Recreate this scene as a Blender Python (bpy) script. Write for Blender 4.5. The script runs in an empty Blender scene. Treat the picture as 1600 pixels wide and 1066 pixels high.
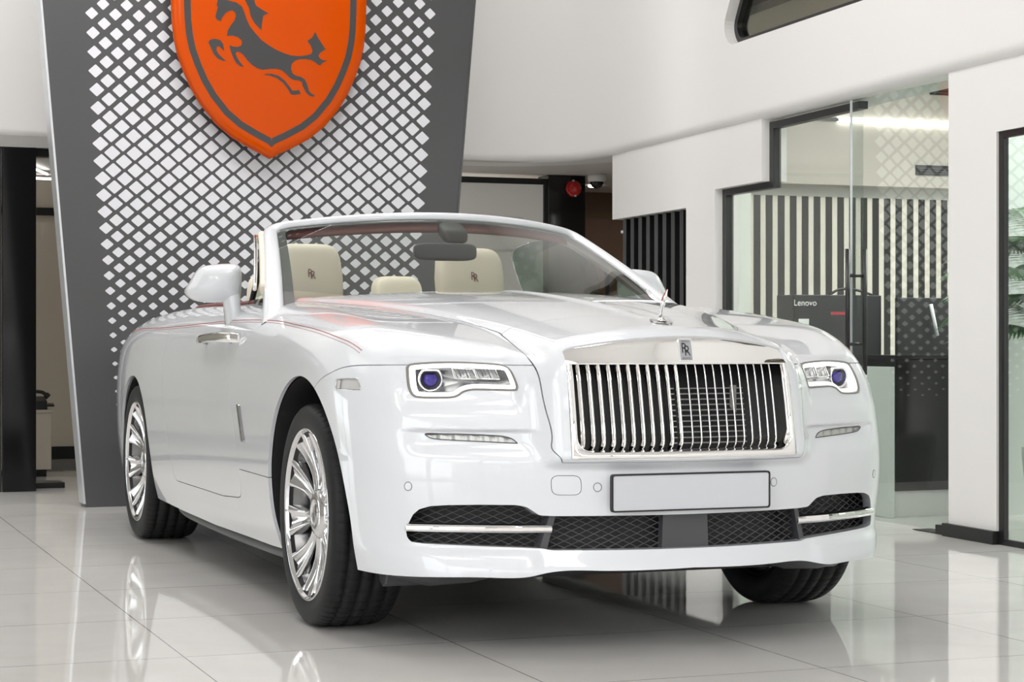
import bpy, bmesh, math, random
import numpy as np
from mathutils import Vector, Matrix
from mathutils.geometry import tessellate_polygon
from math import sin, cos, pi, radians, sqrt

# ------------------------------------------------------------------ camera, world, sun, lamps, exposure
scene = bpy.context.scene
C = scene.collection
cam_d = bpy.data.cameras.new('camera'); cam = bpy.data.objects.new('camera', cam_d); C.objects.link(cam)
cam_d.sensor_width = 36.0; cam_d.lens = 70.0; cam_d.clip_start = .05; cam_d.clip_end = 200
cam.location = (6.375, -2.592, .937)
cam.rotation_euler = (radians(90), 0, radians(159.52 - 90))
scene.camera = cam
scene.view_settings.view_transform = 'Standard'
scene.view_settings.look = 'None'
scene.view_settings.gamma = 1.0
scene.view_settings.use_curve_mapping = False
scene.view_settings.exposure = -0.17

world = bpy.data.worlds.new('daylight'); scene.world = world; world.use_nodes = True
wn = world.node_tree; wn.nodes.clear()
w_out = wn.nodes.new('ShaderNodeOutputWorld'); w_bg = wn.nodes.new('ShaderNodeBackground')
w_tc = wn.nodes.new('ShaderNodeTexCoord'); w_sep = wn.nodes.new('ShaderNodeSeparateXYZ'); w_rmp = wn.nodes.new('ShaderNodeValToRGB')
wn.links.new(w_tc.outputs['Generated'], w_sep.inputs[0]); wn.links.new(w_sep.outputs['Z'], w_rmp.inputs['Fac'])
cr = w_rmp.color_ramp
cr.elements[0].position = 0.0; cr.elements[0].color = (.55, .53, .50, 1)
cr.elements[1].position = 0.35; cr.elements[1].color = (.93, .97, 1.0, 1)
e = cr.elements.new(.02); e.color = (.88, .90, .92, 1)
wn.links.new(w_rmp.outputs[0], w_bg.inputs['Color']); w_bg.inputs['Strength'].default_value = 4.6
wn.links.new(w_bg.outputs[0], w_out.inputs[0])

def area_lamp(name, loc, rot, sx, sy, power, col=(1, 1, 1)):
    l = bpy.data.lights.new(name, 'AREA'); l.shape = 'RECTANGLE'; l.size = sx; l.size_y = sy; l.energy = power; l.color = col
    o = bpy.data.objects.new(name, l); C.objects.link(o); o.location = loc; o.rotation_euler = rot
    return o
# unseen fill lights added under the hall ceiling to brighten walls, floor and car
for lx, ly, sx, sy, pw in ((-3.8, -5.6, 3.0, 2.2, 28), (-3.4, -1.8, 2.2, 1.6, 128), (-5.95, -.2, .9, 3.4, 70), (4.6, -5.5, 2.4, 1.6, 76), (4.6, -2.5, 2.4, 1.6, 66), (-2.3, .2, 2.2, 1.2, 95), (.6, -.2, 1.6, 1.0, 22), (8.0, -2.4, 2.4, 1.6, 170)):
    area_lamp('hall_fill_light', (lx, ly, 5.1), (0, 0, 0), sx, sy, pw, (1, .985, .965))
# area lights of the rooms behind, some of them only added fill
area_lamp('office_fill_light', (-3.4, 4.8, 2.87), (0, 0, 0), 2.2, 2.2, 215, (1, .985, .95))  # unseen fill added to brighten the stripes and bulkhead
area_lamp('back_office_ceiling_lamp', (-7.4, -1.0, 2.3), (0, 0, 0), 1.2, 1.2, 26, (1, .93, .84))
area_lamp('corridor_ceiling_lamp', (-8.2, 4.6, 2.15), (0, 0, 0), .8, .8, 8, (1, .85, .7))
area_lamp('frosted_room_lamp', (-8.9, 2.6, 2.1), (0, 0, 0), .6, 1.0, 30, (1, .97, .92))
area_lamp('palm_room_fill', (-1.6, 4.2, 2.9), (0, 0, 0), 1.2, 1.2, 120, (.95, 1, .98))  # added fill, brightens what shows through the right-hand window
area_lamp('mezzanine_fill', (-3.0, 4.4, 4.0), (0, 0, 0), 2.0, 1.0, 4, (1, .93, .82))  # added fill with no fitting, sets the tone of the upper window

# ------------------------------------------------------------------ materials
MATS = {}
def pmat(name, col, rough=.5, metal=0., spec=.5, coat=0., coat_r=.03, emit=None, es=1., ior=None, noise=None, bump=None):
    m = bpy.data.materials.new(name); m.use_nodes = True; nt = m.node_tree; b = nt.nodes['Principled BSDF']
    b.inputs['Base Color'].default_value = (*col, 1); b.inputs['Roughness'].default_value = rough
    b.inputs['Metallic'].default_value = metal; b.inputs['Specular IOR Level'].default_value = spec
    b.inputs['Coat Weight'].default_value = coat; b.inputs['Coat Roughness'].default_value = coat_r
    if ior: b.inputs['IOR'].default_value = ior
    if emit: b.inputs['Emission Color'].default_value = (*emit, 1); b.inputs['Emission Strength'].default_value = es
    if noise:   # (scale, amount): slight tone variation
        tc = nt.nodes.new('ShaderNodeTexCoord'); n = nt.nodes.new('ShaderNodeTexNoise'); n.inputs['Scale'].default_value = noise[0]; n.inputs['Detail'].default_value = 5
        mx = nt.nodes.new('ShaderNodeMix'); mx.data_type = 'RGBA'
        nt.links.new(tc.outputs['Object'], n.inputs['Vector']); nt.links.new(n.outputs['Fac'], mx.inputs['Factor'])
        mx.inputs['A'].default_value = tuple(c * (1 - noise[1]) for c in col) + (1,); mx.inputs['B'].default_value = tuple(min(1, c * (1 + noise[1])) for c in col) + (1,)
        nt.links.new(mx.outputs['Result'], b.inputs['Base Color'])
    if bump:    # (scale, strength, distance)
        tc = nt.nodes.new('ShaderNodeTexCoord'); n = nt.nodes.new('ShaderNodeTexNoise'); n.inputs['Scale'].default_value = bump[0]; n.inputs['Detail'].default_value = 4
        bp = nt.nodes.new('ShaderNodeBump'); bp.inputs['Strength'].default_value = bump[1]; bp.inputs['Distance'].default_value = bump[2]
        nt.links.new(tc.outputs['Object'], n.inputs['Vector']); nt.links.new(n.outputs['Fac'], bp.inputs['Height']); nt.links.new(bp.outputs[0], b.inputs['Normal'])
    MATS[name] = m
    return m
def thin_glass(name, tint, ior=1.5, extra=0.0, rough=0.0, gain=1.0):
    m = bpy.data.materials.new(name); m.use_nodes = True; nt = m.node_tree; nt.nodes.clear()
    out = nt.nodes.new('ShaderNodeOutputMaterial'); mx = nt.nodes.new('ShaderNodeMixShader')
    tr = nt.nodes.new('ShaderNodeBsdfTransparent'); gl = nt.nodes.new('ShaderNodeBsdfGlossy'); ge = nt.nodes.new('ShaderNodeNewGeometry')
    tr.inputs[0].default_value = (*tint, 1); gl.inputs['Roughness'].default_value = rough
    dt = nt.nodes.new('ShaderNodeVectorMath'); dt.operation = 'DOT_PRODUCT'
    nt.links.new(ge.outputs['Incoming'], dt.inputs[0]); nt.links.new(ge.outputs['Normal'], dt.inputs[1])
    def mth(op, *v):
        n = nt.nodes.new('ShaderNodeMath'); n.operation = op
        for i, q in enumerate(v):
            if isinstance(q, (int, float)): n.inputs[i].default_value = q
            else: nt.links.new(q, n.inputs[i])
        return n.outputs[0]
    r0 = ((ior - 1) / (ior + 1)) ** 2     # Schlick reflectance of a thin pane, same from both sides
    fr = mth('MULTIPLY_ADD', mth('POWER', mth('SUBTRACT', 1.0, mth('ABSOLUTE', dt.outputs['Value'])), 5.0), 1 - r0, r0)
    fr = mth('MINIMUM', mth('MULTIPLY_ADD', fr, gain, extra), 1.0)
    nt.links.new(fr, mx.inputs[0]); nt.links.new(tr.outputs[0], mx.inputs[1]); nt.links.new(gl.outputs[0], mx.inputs[2]); nt.links.new(mx.outputs[0], out.inputs[0])
    MATS[name] = m
    return m
M_paint = pmat('white_car_paint', (.69, .71, .745), .35, spec=.5, coat=1.0, coat_r=.015)
M_gap = pmat('shut_line_dark', (.10, .10, .105), .6)
M_chrome = pmat('polished_chrome', (.86, .85, .84), .04, metal=1)
M_dchrome = pmat('smoked_chrome', (.35, .35, .36), .10, metal=1)
M_barrel = pmat('rim_barrel_grey', (.20, .20, .20), .25, metal=1)
M_alu = pmat('polished_aluminium', (.64, .64, .65), .07, metal=1)
M_disc = pmat('brake_steel', (.42, .41, .40), .35, metal=1)
M_rubber = pmat('tyre_rubber', (.017, .017, .018), .55, spec=.22, bump=(60, .15, .002))
M_blk = pmat('matt_black_plastic', (.012, .012, .013), .5)
M_blkg = pmat('gloss_black', (.008, .008, .009), .08)
M_dgrey = pmat('dark_grey_plastic', (.065, .066, .072), .4)
M_mesh = pmat('black_mesh', (.075, .075, .08), .25)
M_cream = pmat('cream_leather', (.74, .68, .56), .5, bump=(140, .12, .001))
M_redl = pmat('red_brown_leather', (.15, .035, .028), .45, bump=(140, .12, .001))
M_coach = pmat('red_coachline', (.42, .06, .05), .4)
M_led = pmat('light_guide_white', (.9, .9, .88), .25, emit=(1, .99, .95), es=1.5)
M_fog = pmat('fog_lens', (.50, .50, .48), .38, metal=.7)
M_lens = pmat('marker_lens', (.55, .55, .54), .15, coat=.6)
M_bez = pmat('lamp_bezel_grey', (.22, .21, .20), .3)
M_purple = pmat('projector_lens', (.02, .006, .17), .05, coat=.2, emit=(.10, .03, .75), es=.10)
M_refl = pmat('lamp_reflector', (.60, .60, .61), .25, metal=.8)
M_clear = thin_glass('clear_lens', (.97, .98, .98), 1.30)
M_wsg = thin_glass('windscreen_glass', (.80, .84, .80), 1.5)
M_sideg = thin_glass('tinted_side_glass', (.62, .72, .66), 1.5, gain=.6)
M_mglass = pmat('mirror_glass', (.8, .82, .84), .02, metal=1)
M_plate = pmat('number_plate_white', (.58, .595, .63), .3)
M_red = pmat('alarm_red', (.55, .012, .012), .25, coat=.5)
# the room
M_wall2 = pmat('grey_beige_wall', (.50, .49, .47), .5)
M_emb = pmat('monogram_silver', (.42, .43, .45), .35, metal=.6)
M_wall = pmat('white_wall', (.80, .79, .78), .45, noise=(2.0, .01))
M_ceil = pmat('white_ceiling', (.82, .81, .80), .6)
M_beige = pmat('beige_wall', (.62, .55, .46), .6, noise=(2, .03))
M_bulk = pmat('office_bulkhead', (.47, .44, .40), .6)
M_brown = pmat('brown_wood_wall', (.16, .095, .065), .5, noise=(6, .15))
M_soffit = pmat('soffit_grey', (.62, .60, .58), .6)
M_greenw = pmat('pale_green_white_wall', (.70, .74, .70), .5)
M_frost = pmat('frosted_glass', (.60, .59, .56), .35, emit=(.9, .87, .82), es=.12)
M_bframe = pmat('black_frame', (.012, .012, .013), .3)
M_bcol = pmat('gloss_black_cladding', (.006, .006, .007), .12, spec=.5)
M_glass = thin_glass('partition_glass', (.93, .955, .94), 1.5, .0, gain=1.9)
M_glassd = thin_glass('brown_upper_glass', (.50, .49, .44), 1.5, .0)
M_panel = pmat('panel_charcoal', (.072, .072, .076), .28, noise=(1.5, .12))
M_diam = pmat('panel_diamond_white', (.68, .68, .72), .3)
M_alum = pmat('panel_edge_aluminium', (.69, .71, .745), .3, metal=.6)
M_orange = pmat('shield_orange', (.56, .066, .0), .12, spec=.18)
M_horse = pmat('shield_charcoal', (.045, .045, .047), .3)
M_stripe_w = pmat('stripe_cream', (.68, .65, .58), .5)
M_stripe_b = pmat('stripe_black', (.012, .012, .012), .4)
M_lamp = pmat('lamp_glow', (1, 1, 1), .4, emit=(1, .97, .92), es=7.0)
M_box = pmat('carton_black', (.016, .017, .020), .4)
M_ink = pmat('white_print', (.92, .94, .95), .5)
M_redp = pmat('red_print', (.45, .03, .05), .5)
M_leaf = pmat('palm_leaf', (.055, .16, .045), .4, noise=(9, .35))
M_stem = pmat('palm_stem', (.16, .11, .06), .7)
M_pot = pmat('white_pot', (.7, .7, .68), .4)
M_cab = pmat('beige_cabinet', (.55, .48, .40), .5)

def floor_material():
    m = bpy.data.materials.new('polished_floor_tile'); m.use_nodes = True; nt = m.node_tree; b = nt.nodes['Principled BSDF']
    tc = nt.nodes.new('ShaderNodeTexCoord'); sp = nt.nodes.new('ShaderNodeSeparateXYZ'); nt.links.new(tc.outputs['Object'], sp.inputs[0])
    def math(op, a, bb=None):
        n = nt.nodes.new('ShaderNodeMath'); n.operation = op
        for i, v in enumerate((a, bb)):
            if v is None: continue
            if isinstance(v, (int, float)): n.inputs[i].default_value = v
            else: nt.links.new(v, n.inputs[i])
        return n.outputs[0]
    def lines(ch, off, pitch=.8375, w=.0016):
        u = math('DIVIDE', math('ADD', sp.outputs[ch], off), pitch)
        f = math('FRACT', u); d = math('MULTIPLY', math('MINIMUM', f, math('SUBTRACT', 1.0, f)), pitch)
        return math('LESS_THAN', d, w), math('FLOOR', u)
    lx, ix = lines('X', .33); ly, iy = lines('Y', .60)
    g = math('MAXIMUM', lx, ly)
    # slow veining of the porcelain, shifted per tile
    cmb = nt.nodes.new('ShaderNodeCombineXYZ'); nt.links.new(math('MULTIPLY', ix, 7.3), cmb.inputs[0]); nt.links.new(math('MULTIPLY', iy, 3.1), cmb.inputs[1])
    va = nt.nodes.new('ShaderNodeVectorMath'); va.operation = 'ADD'; nt.links.new(tc.outputs['Object'], va.inputs[0]); nt.links.new(cmb.outputs[0], va.inputs[1])
    ns = nt.nodes.new('ShaderNodeTexNoise'); ns.inputs['Scale'].default_value = 2.2; ns.inputs['Detail'].default_value = 8; ns.inputs['Distortion'].default_value = 1.2
    nt.links.new(va.outputs[0], ns.inputs['Vector'])
    rp = nt.nodes.new('ShaderNodeValToRGB'); rp.color_ramp.elements[0].position = .3; rp.color_ramp.elements[1].position = .75
    rp.color_ramp.elements[0].color = (.71, .695, .67, 1); rp.color_ramp.elements[1].color = (.77, .755, .73, 1)
    nt.links.new(ns.outputs['Fac'], rp.inputs[0])
    mx = nt.nodes.new('ShaderNodeMix'); mx.data_type = 'RGBA'; nt.links.new(g, mx.inputs['Factor']); nt.links.new(rp.outputs[0], mx.inputs['A']); mx.inputs['B'].default_value = (.13, .125, .12, 1)
    nt.links.new(mx.outputs['Result'], b.inputs['Base Color'])
    b.inputs['Roughness'].default_value = .045; b.inputs['IOR'].default_value = 1.52
    bp = nt.nodes.new('ShaderNodeBump'); n2 = nt.nodes.new('ShaderNodeTexNoise'); n2.inputs['Scale'].default_value = 1.6; n2.inputs['Detail'].default_value = 1
    nt.links.new(va.outputs[0], n2.inputs['Vector']); nt.links.new(n2.outputs['Fac'], bp.inputs['Height']); bp.inputs['Strength'].default_value = .06; bp.inputs['Distance'].default_value = .02
    nt.links.new(bp.outputs[0], b.inputs['Normal'])
    return m
M_floor = floor_material()

# ------------------------------------------------------------------ helpers
def link(name, me, mat, parent=None, kind=None, label=None):
    o = bpy.data.objects.new(name, me); C.objects.link(o)
    for m in (mat if isinstance(mat, (list, tuple)) else [mat]): me.materials.append(m)
    if parent is not None: o.parent = parent
    if kind: o['kind'] = kind
    if label: o['label'] = label
    return o
def thing(name, label, cat, loc=(0, 0, 0), group=None):
    o = bpy.data.objects.new(name, None); C.objects.link(o); o.location = loc; o.empty_display_size = .1
    o['label'] = label; o['category'] = cat
    if group: o['group'] = group
    return o
def tag(o, label, cat, group=None):
    o['label'] = label; o['category'] = cat
    if group: o['group'] = group
    return o
class B:
    """collects polygons for one mesh"""
    def __init__(s): s.v = []; s.f = []; s.sm = []; s.mi = []
    def add(s, vs, fs, smooth=False, mi=0):
        o = len(s.v); s.v += [tuple(map(float, p)) for p in vs]
        for f in fs: s.f.append(tuple(i + o for i in f)); s.sm.append(smooth); s.mi.append(mi)
        return s
    def box(s, a, b, mi=0):
        x0, x1 = sorted((a[0], b[0])); y0, y1 = sorted((a[1], b[1])); z0, z1 = sorted((a[2], b[2]))
        vs = [(x0, y0, z0), (x1, y0, z0), (x1, y1, z0), (x0, y1, z0), (x0, y0, z1), (x1, y0, z1), (x1, y1, z1), (x0, y1, z1)]
        return s.add(vs, [(0, 3, 2, 1), (4, 5, 6, 7), (0, 1, 5, 4), (1, 2, 6, 5), (2, 3, 7, 6), (3, 0, 4, 7)], mi=mi)
    def grid(s, P, smooth=True, cu=False, cv=False, flip=False, mi=0):
        P = np.asarray(P, float); n, m = P.shape[:2]; fs = []
        for i in range(n if cu else n - 1):
            for j in range(m if cv else m - 1):
                q = (i * m + j, ((i + 1) % n) * m + j, ((i + 1) % n) * m + (j + 1) % m, i * m + (j + 1) % m)
                fs.append(q[::-1] if flip else q)
        return s.add(P.reshape(-1, 3), fs, smooth, mi)
    def tube(s, path, r, n=8, closed=False, caps=True, smooth=True, flat=None, mi=0):
        """round (or flattened) tube along a path; r number or list; flat=(normal vector, ratio)"""
        P = [np.array(p, float) for p in path]; k = len(P); rs = r if isinstance(r, (list, tuple, np.ndarray)) else [r] * k
        rings = []; up = None
        for i in range(k):
            a = P[(i - 1) % k] if (closed or i > 0) else P[i]; b = P[(i + 1) % k] if (closed or i < k - 1) else P[i]
            t = b - a; t = t / (np.linalg.norm(t) + 1e-12)
            if up is None:
                up = np.array([0, 0, 1.]) if abs(t[2]) < .9 else np.array([1., 0, 0])
            up = up - t * (up @ t); up = up / (np.linalg.norm(up) + 1e-12); sd = np.cross(t, up)
            rings.append([P[i] + rs[i] * (cos(2 * pi * j / n) * sd + sin(2 * pi * j / n) * up) for j in range(n)])
        s.grid(rings, smooth, cu=closed, cv=True, mi=mi)
        if caps and not closed:
            o = len(s.v) - k * n
            s.f.append(tuple(o + j for j in range(n))); s.sm.append(False); s.mi.append(mi)
            s.f.append(tuple(o + (k - 1) * n + j for j in reversed(range(n)))); s.sm.append(False); s.mi.append(mi)
        return s
    def lathe(s, prof, axis_o=(0, 0, 0), axis='Z', n=48, smooth=True, mi=0, caps=False):
        """prof: list of (r, h)"""
        R = []
        for (r, h) in prof:
            ring = []
            for j in range(n):
                a = 2 * pi * j / n
                p = {'Z': (r * cos(a), r * sin(a), h), 'Y': (r * cos(a), h, r * sin(a)), 'X': (h, r * cos(a), r * sin(a))}[axis]
                ring.append(tuple(p[q] + axis_o[q] for q in range(3)))
            R.append(ring)
        s.grid(R, smooth, cv=True, mi=mi)
        if caps:
            o = len(s.v) - len(prof) * n
            s.f.append(tuple(o + j for j in range(n))); s.sm.append(False); s.mi.append(mi)
            s.f.append(tuple(o + (len(prof) - 1) * n + j for j in reversed(range(n)))); s.sm.append(False); s.mi.append(mi)
        return s
    def prism(s, poly, fr, t0, t1, mi=0, holes=(), smooth_side=False):
        """poly in 2D (u,v), fr(u,v,t)->3D ; between depths t0 and t1, with holes"""
        loops = [list(poly)] + [list(h) for h in holes]
        tri = tessellate_polygon([[Vector((p[0], p[1], 0)) for p in l] for l in loops])
        flat = [p for l in loops for p in l]; n = len(flat); o = len(s.v)
        s.v += [tuple(map(float, fr(p[0], p[1], t0))) for p in flat] + [tuple(map(float, fr(p[0], p[1], t1))) for p in flat]
        for t in tri:
            a, b_, c = [flat[i] for i in t]
            ar = (b_[0] - a[0]) * (c[1] - a[1]) - (c[0] - a[0]) * (b_[1] - a[1])
            t = tuple(t) if ar > 0 else tuple(reversed(t))
            s.f.append(tuple(i + o for i in t)); s.f.append(tuple(i + o + n for i in reversed(t))); s.sm += [False, False]; s.mi += [mi, mi]
        k = 0
        for l in loops:
            m = len(l)
            for i in range(m):
                s.f.append((o + k + i, o + k + (i + 1) % m, o + n + k + (i + 1) % m, o + n + k + i)); s.sm.append(smooth_side); s.mi.append(mi)
            k += m
        return s
    def make(s, name, mat, parent=None, kind=None, label=None, bevel=0, subsurf=0, recalc=True, angle=40, loc=None):
        me = bpy.data.meshes.new(name); me.from_pydata(s.v, [], s.f)
        me.polygons.foreach_set('use_smooth', s.sm); me.polygons.foreach_set('material_index', s.mi)
        if recalc:
            bm = bmesh.new(); bm.from_mesh(me); bmesh.ops.recalc_face_normals(bm, faces=bm.faces); bm.to_mesh(me); bm.free()
        me.update()
        o = link(name, me, mat, parent, kind, label)
        if bevel:
            md = o.modifiers.new('bevel', 'BEVEL'); md.width = bevel; md.segments = 2; md.limit_method = 'ANGLE'; md.angle_limit = radians(angle)
        if subsurf:
            md = o.modifiers.new('sub', 'SUBSURF'); md.levels = subsurf; md.render_levels = subsurf
        if loc is not None: o.location = loc
        return o
def text_mesh(body, size, fr, depth=.001, builder=None, mi=0):
    """flat lettering turned into mesh polygons on a frame fr(u,v,t)"""
    cu = bpy.data.curves.new('lettering', 'FONT'); cu.body = body; cu.size = size; cu.align_x = 'CENTER'; cu.align_y = 'CENTER'
    ob = bpy.data.objects.new('lettering', cu); C.objects.link(ob)
    bpy.context.view_layer.update()
    me = bpy.data.meshes.new_from_object(ob.evaluated_get(bpy.context.evaluated_depsgraph_get()))
    b = builder or B()
    b.add([fr(v.co.x, v.co.y, depth) for v in me.vertices], [tuple(p.vertices) for p in me.polygons], mi=mi)
    bpy.data.objects.remove(ob); bpy.data.curves.remove(cu); bpy.data.meshes.remove(me)
    return b
def catmull(pts, n=6, closed=True):
    P = [np.array(p, float) for p in pts]; k = len(P); out = []
    for i in range(k if closed else k - 1):
        g = lambda j: P[j % k] if closed else P[min(max(j, 0), k - 1)]
        p0, p1, p2, p3 = g(i - 1), g(i), g(i + 1), g(i + 2)
        for t in np.arange(n) / n:
            out.append(.5 * (2 * p1 + (p2 - p0) * t + (2 * p0 - 5 * p1 + 4 * p2 - p3) * t * t + (3 * p1 - p0 - 3 * p2 + p3) * t ** 3))
    if not closed: out.append(P[-1])
    return [tuple(p) for p in out]
def rounded(pts, r, n=5):
    """polygon with rounded corners; r number or list"""
    P = [np.array(p, float) for p in pts]; k = len(P); out = []
    for i in range(k):
        rr = r[i] if isinstance(r, (list, tuple)) else r
        a, b, c = P[i - 1], P[i], P[(i + 1) % k]
        if rr <= 0: out.append(tuple(b)); continue
        d1 = (a - b); d2 = (c - b); l1 = np.linalg.norm(d1); l2 = np.linalg.norm(d2); q = min(rr, l1 * .49, l2 * .49)
        p1 = b + d1 / l1 * q; p2 = b + d2 / l2 * q
        for t in np.linspace(0, 1, n): out.append(tuple((1 - t) ** 2 * p1 + 2 * t * (1 - t) * b + t * t * p2))
    return out
def inset(poly, d):
    """offset a smooth closed outline inwards by d (any winding)"""
    P = np.array(poly, float); a = np.roll(P, 1, 0); c = np.roll(P, -1, 0); t = c - a; t /= np.linalg.norm(t, axis=1)[:, None] + 1e-12
    nrm = np.stack([-t[:, 1], t[:, 0]], 1)
    area = .5 * np.sum(P[:, 0] * np.roll(P[:, 1], -1) - np.roll(P[:, 0], -1) * P[:, 1])
    return [tuple(p) for p in P + nrm * (d if area > 0 else -d)]
def plain(u, v, t): return (u, v, t)
# ------------------------------------------------------------------ the room
P0 = np.array([-1.44, 2.70]); WD = np.array([-.9993, .0384]); NR = np.array([-.0384, -.9993])
def rw(s, z, t):            # frame of the right-hand wall: s along it (away from the street), z up, t out into the hall
    p = P0 + WD * s + NR * t
    return (p[0], p[1], z)
def rwbox(b, s0, s1, z0, z1, t0, t1, mi=0):
    return b.prism([(s0, z0), (s1, z0), (s1, z1), (s0, z1)], rw, t0, t1, mi)

B().add([(-12, -9, 0), (16, -9, 0), (16, 9, 0), (-12, 9, 0)], [(0, 1, 2, 3)]).make('floor', M_floor, kind='structure', recalc=False)
B().box((-12, -9, 5.2), (15.4, 9, 5.35)).make('ceiling', M_ceil, kind='structure')

# back parapet of the mezzanine sweeping round into the right-hand wall, rounded along its lower edge
def parapet():
    path = [(-5.4, -8.3), (-6.55, -1.07), (-7.03, 1.93)]
    path = [(-5.4 - 1.15 * t, -8.3 + 7.23 * t) for t in np.linspace(0, 1, 6)] + [(-6.55 - .48 * t, -1.07 + 3.0 * t) for t in np.linspace(.2, 1, 5)]
    path += catmull([(-7.03, 1.93), (-7.06, 2.25), (-6.96, 2.53), (-6.74, 2.73), (-6.42, 2.825), (-6.0, 2.84)], 8, False)[1:]
    path += [tuple(P0 + WD * s + NR * .035) for s in np.linspace(4.2, -16.5, 22)]
    P = np.array(path); t = np.gradient(P, axis=0); t /= np.linalg.norm(t, axis=1)[:, None]; nin = np.stack([t[:, 1], -t[:, 0]], 1)  # towards the hall
    r = .06
    def sweep(prof, name, idx):
        R = []
        for i in idx:
            R.append([(P[i, 0] + nin[i, 0] * o, P[i, 1] + nin[i, 1] * o, z) for (o, z) in prof])
        b = B(); b.grid(R); return b.make(name, M_wall, kind='structure', recalc=False)
    low = [(0, 2.6), (0, 2.5), (0, 2.40), (0, 2.30), (0, 2.28)] + [(-r + r * cos(a), 2.28 - r * sin(a)) for a in np.linspace(.15, pi / 2, 8)] + [(-.2, 2.22), (-.32, 2.22)]
    o = sweep(low, 'wall_back_parapet', range(len(P)))
    up = [(0, 5.2), (0, 4), (0, 3), (0, 2.6)]
    k = min(i for i in range(len(P)) if P[i, 0] > -5.7 and i > 15)
    sweep(up, 'wall_back_upper', range(k + 1))
    return P[k]
pk = parapet()
s_k = float((pk - P0) @ WD)
# upper right-hand wall with the big rounded window
wpoly = rounded([(2.861, 2.70), (2.945, 2.82), (2.83, 2.99), (2.55, 3.35), (2.45, 4.1), (-3.0, 4.1), (-3.0, 2.70)], [.07, .10, .2, .3, .25, .15, .15], 6)
B().prism([(s_k, 2.6), (s_k, 5.2), (-16.5, 5.2), (-16.5, 2.6)][::-1], rw, .035, -.12, holes=[wpoly]).make('wall_right_upper', M_wall, kind='structure')
fr_o = inset(wpoly, -.004); fr_i = inset(wpoly, .04)
w1 = B().prism(fr_o, rw, -.03, -.10, holes=[fr_i]).make('window_1', M_bframe, kind='structure')
B().prism(inset(wpoly, .035), rw, -.062, -.070).make('window_pane', M_glassd, parent=w1)
B().prism([(4.2, 2.96), (-4.2, 2.96), (-4.2, 4.6), (4.2, 4.6)], rw, -1.6, -1.65).make('wall_mezzanine', M_beige, kind='structure')
B().prism([(4.2, 2.90), (-4.2, 2.90), (-4.2, 2.95), (4.2, 2.95)], rw, -.14, -1.6).make('floor_mezzanine', M_soffit, kind='structure')
b = B(); rwbox(b, .55, .75, 2.96, 4.6, -.9, -1.1); rwbox(b, 2.0, 2.16, 2.96, 4.6, -.9, -1.1); b.make('wall_mezzanine_posts', M_cream, kind='structure')

# lower right-hand wall: white box and pier, then column, lintel and wall towards the street
TH = .16
B().prism([(4.87, 2.30), (4.87, 1.778), (3.583, 1.778), (3.583, 0), (3.14, 0), (3.14, 1.863), (2.481, 1.863), (2.481, 2.30)], rw, 0, -TH).make('wall_right_pier', M_wall, kind='structure')
B().prism([(.407, 0), (.407, 2.30), (-.016, 2.30), (-.016, 0)], rw, 0, -.036).make('wall_right_column', M_wall, kind='structure')
B().prism([(-.016, 1.90), (-.016, 2.30), (-2.6, 2.30), (-2.6, 1.90)], rw, 0, -TH).make('wall_right_lintel', M_wall, kind='structure')
B().prism([(-2.6, 0), (-2.6, 2.30), (-16.5, 2.30), (-16.5, 0)], rw, 0, -TH).make('wall_right_street', M_wall, kind='structure')
b = B(); rwbox(b, .43, -.018, 0, .062, .022, -.035); rwbox(b, .53, .43, 0, .045, .0, -.1); b.make('baseboard_right', M_bframe, kind='structure')
B().prism([(.54, .001), (.75, .001), (.75, .004), (.54, .004)], lambda u, v, t: rw(u, v, t), .0, -.10).make('trim_5', M_bframe, kind='structure')
# shopfront: black frame, fixed pane and frameless leaf
fo = [(3.14, 0), (3.14, 1.863), (2.481, 1.863), (2.481, 2.205), (1.392, 2.205), (1.392, 2.165), (2.43, 2.165), (2.43, 1.823), (3.085, 1.823), (3.085, 0)]
w2 = B().prism(fo, rw, -.05, -.10).make('window_2', M_bframe, kind='structure')
B().prism([(3.085, .0), (3.085, 1.823), (2.43, 1.823), (2.43, 2.165), (1.392, 2.165), (1.392, .0)], rw, -.070, -.074).make('window_pane', M_glass, parent=w2)
def dw(u, v, q): return rw(u, v, q + (u - .41) * .074)      # the leaf stands a touch ajar
d1 = B().prism([(1.386, .012), (1.386, 2.205), (.412, 2.205), (.412, .012)], dw, -.070, -.074).make('door_1', M_glass, kind='structure')
b = B().prism([(1.391, .012), (1.386, .012), (1.386, 2.205), (1.391, 2.205)], dw, -.066, -.078); b.make('edge_strip', M_alum, parent=d1)
for t in (-.025, -.125):
    b = B(); b.tube([dw(1.345, .76, t), dw(1.345, 1.42, t)], .0125, 12); b.make('door_handle', M_bframe, parent=d1)
b = B()
for z in (.92, 1.28): b.tube([dw(1.345, z, -.025), dw(1.345, z, -.125)], .009, 10)
b.make('handle_spacer', M_bframe, parent=d1)
# right-hand window beside the column
fo = [(-.016, 0), (-.016, 1.90), (-2.6, 1.90), (-2.6, 0)]; fi = [(-.062, .028), (-.062, 1.868), (-2.55, 1.868), (-2.55, .028)]
w3 = B().prism(fo, rw, -.012, -.035, holes=[fi]).make('window_3', M_bframe, kind='structure')
B().prism(fi, rw, -.022, -.026).make('window_pane', M_glass, parent=w3)
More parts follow.
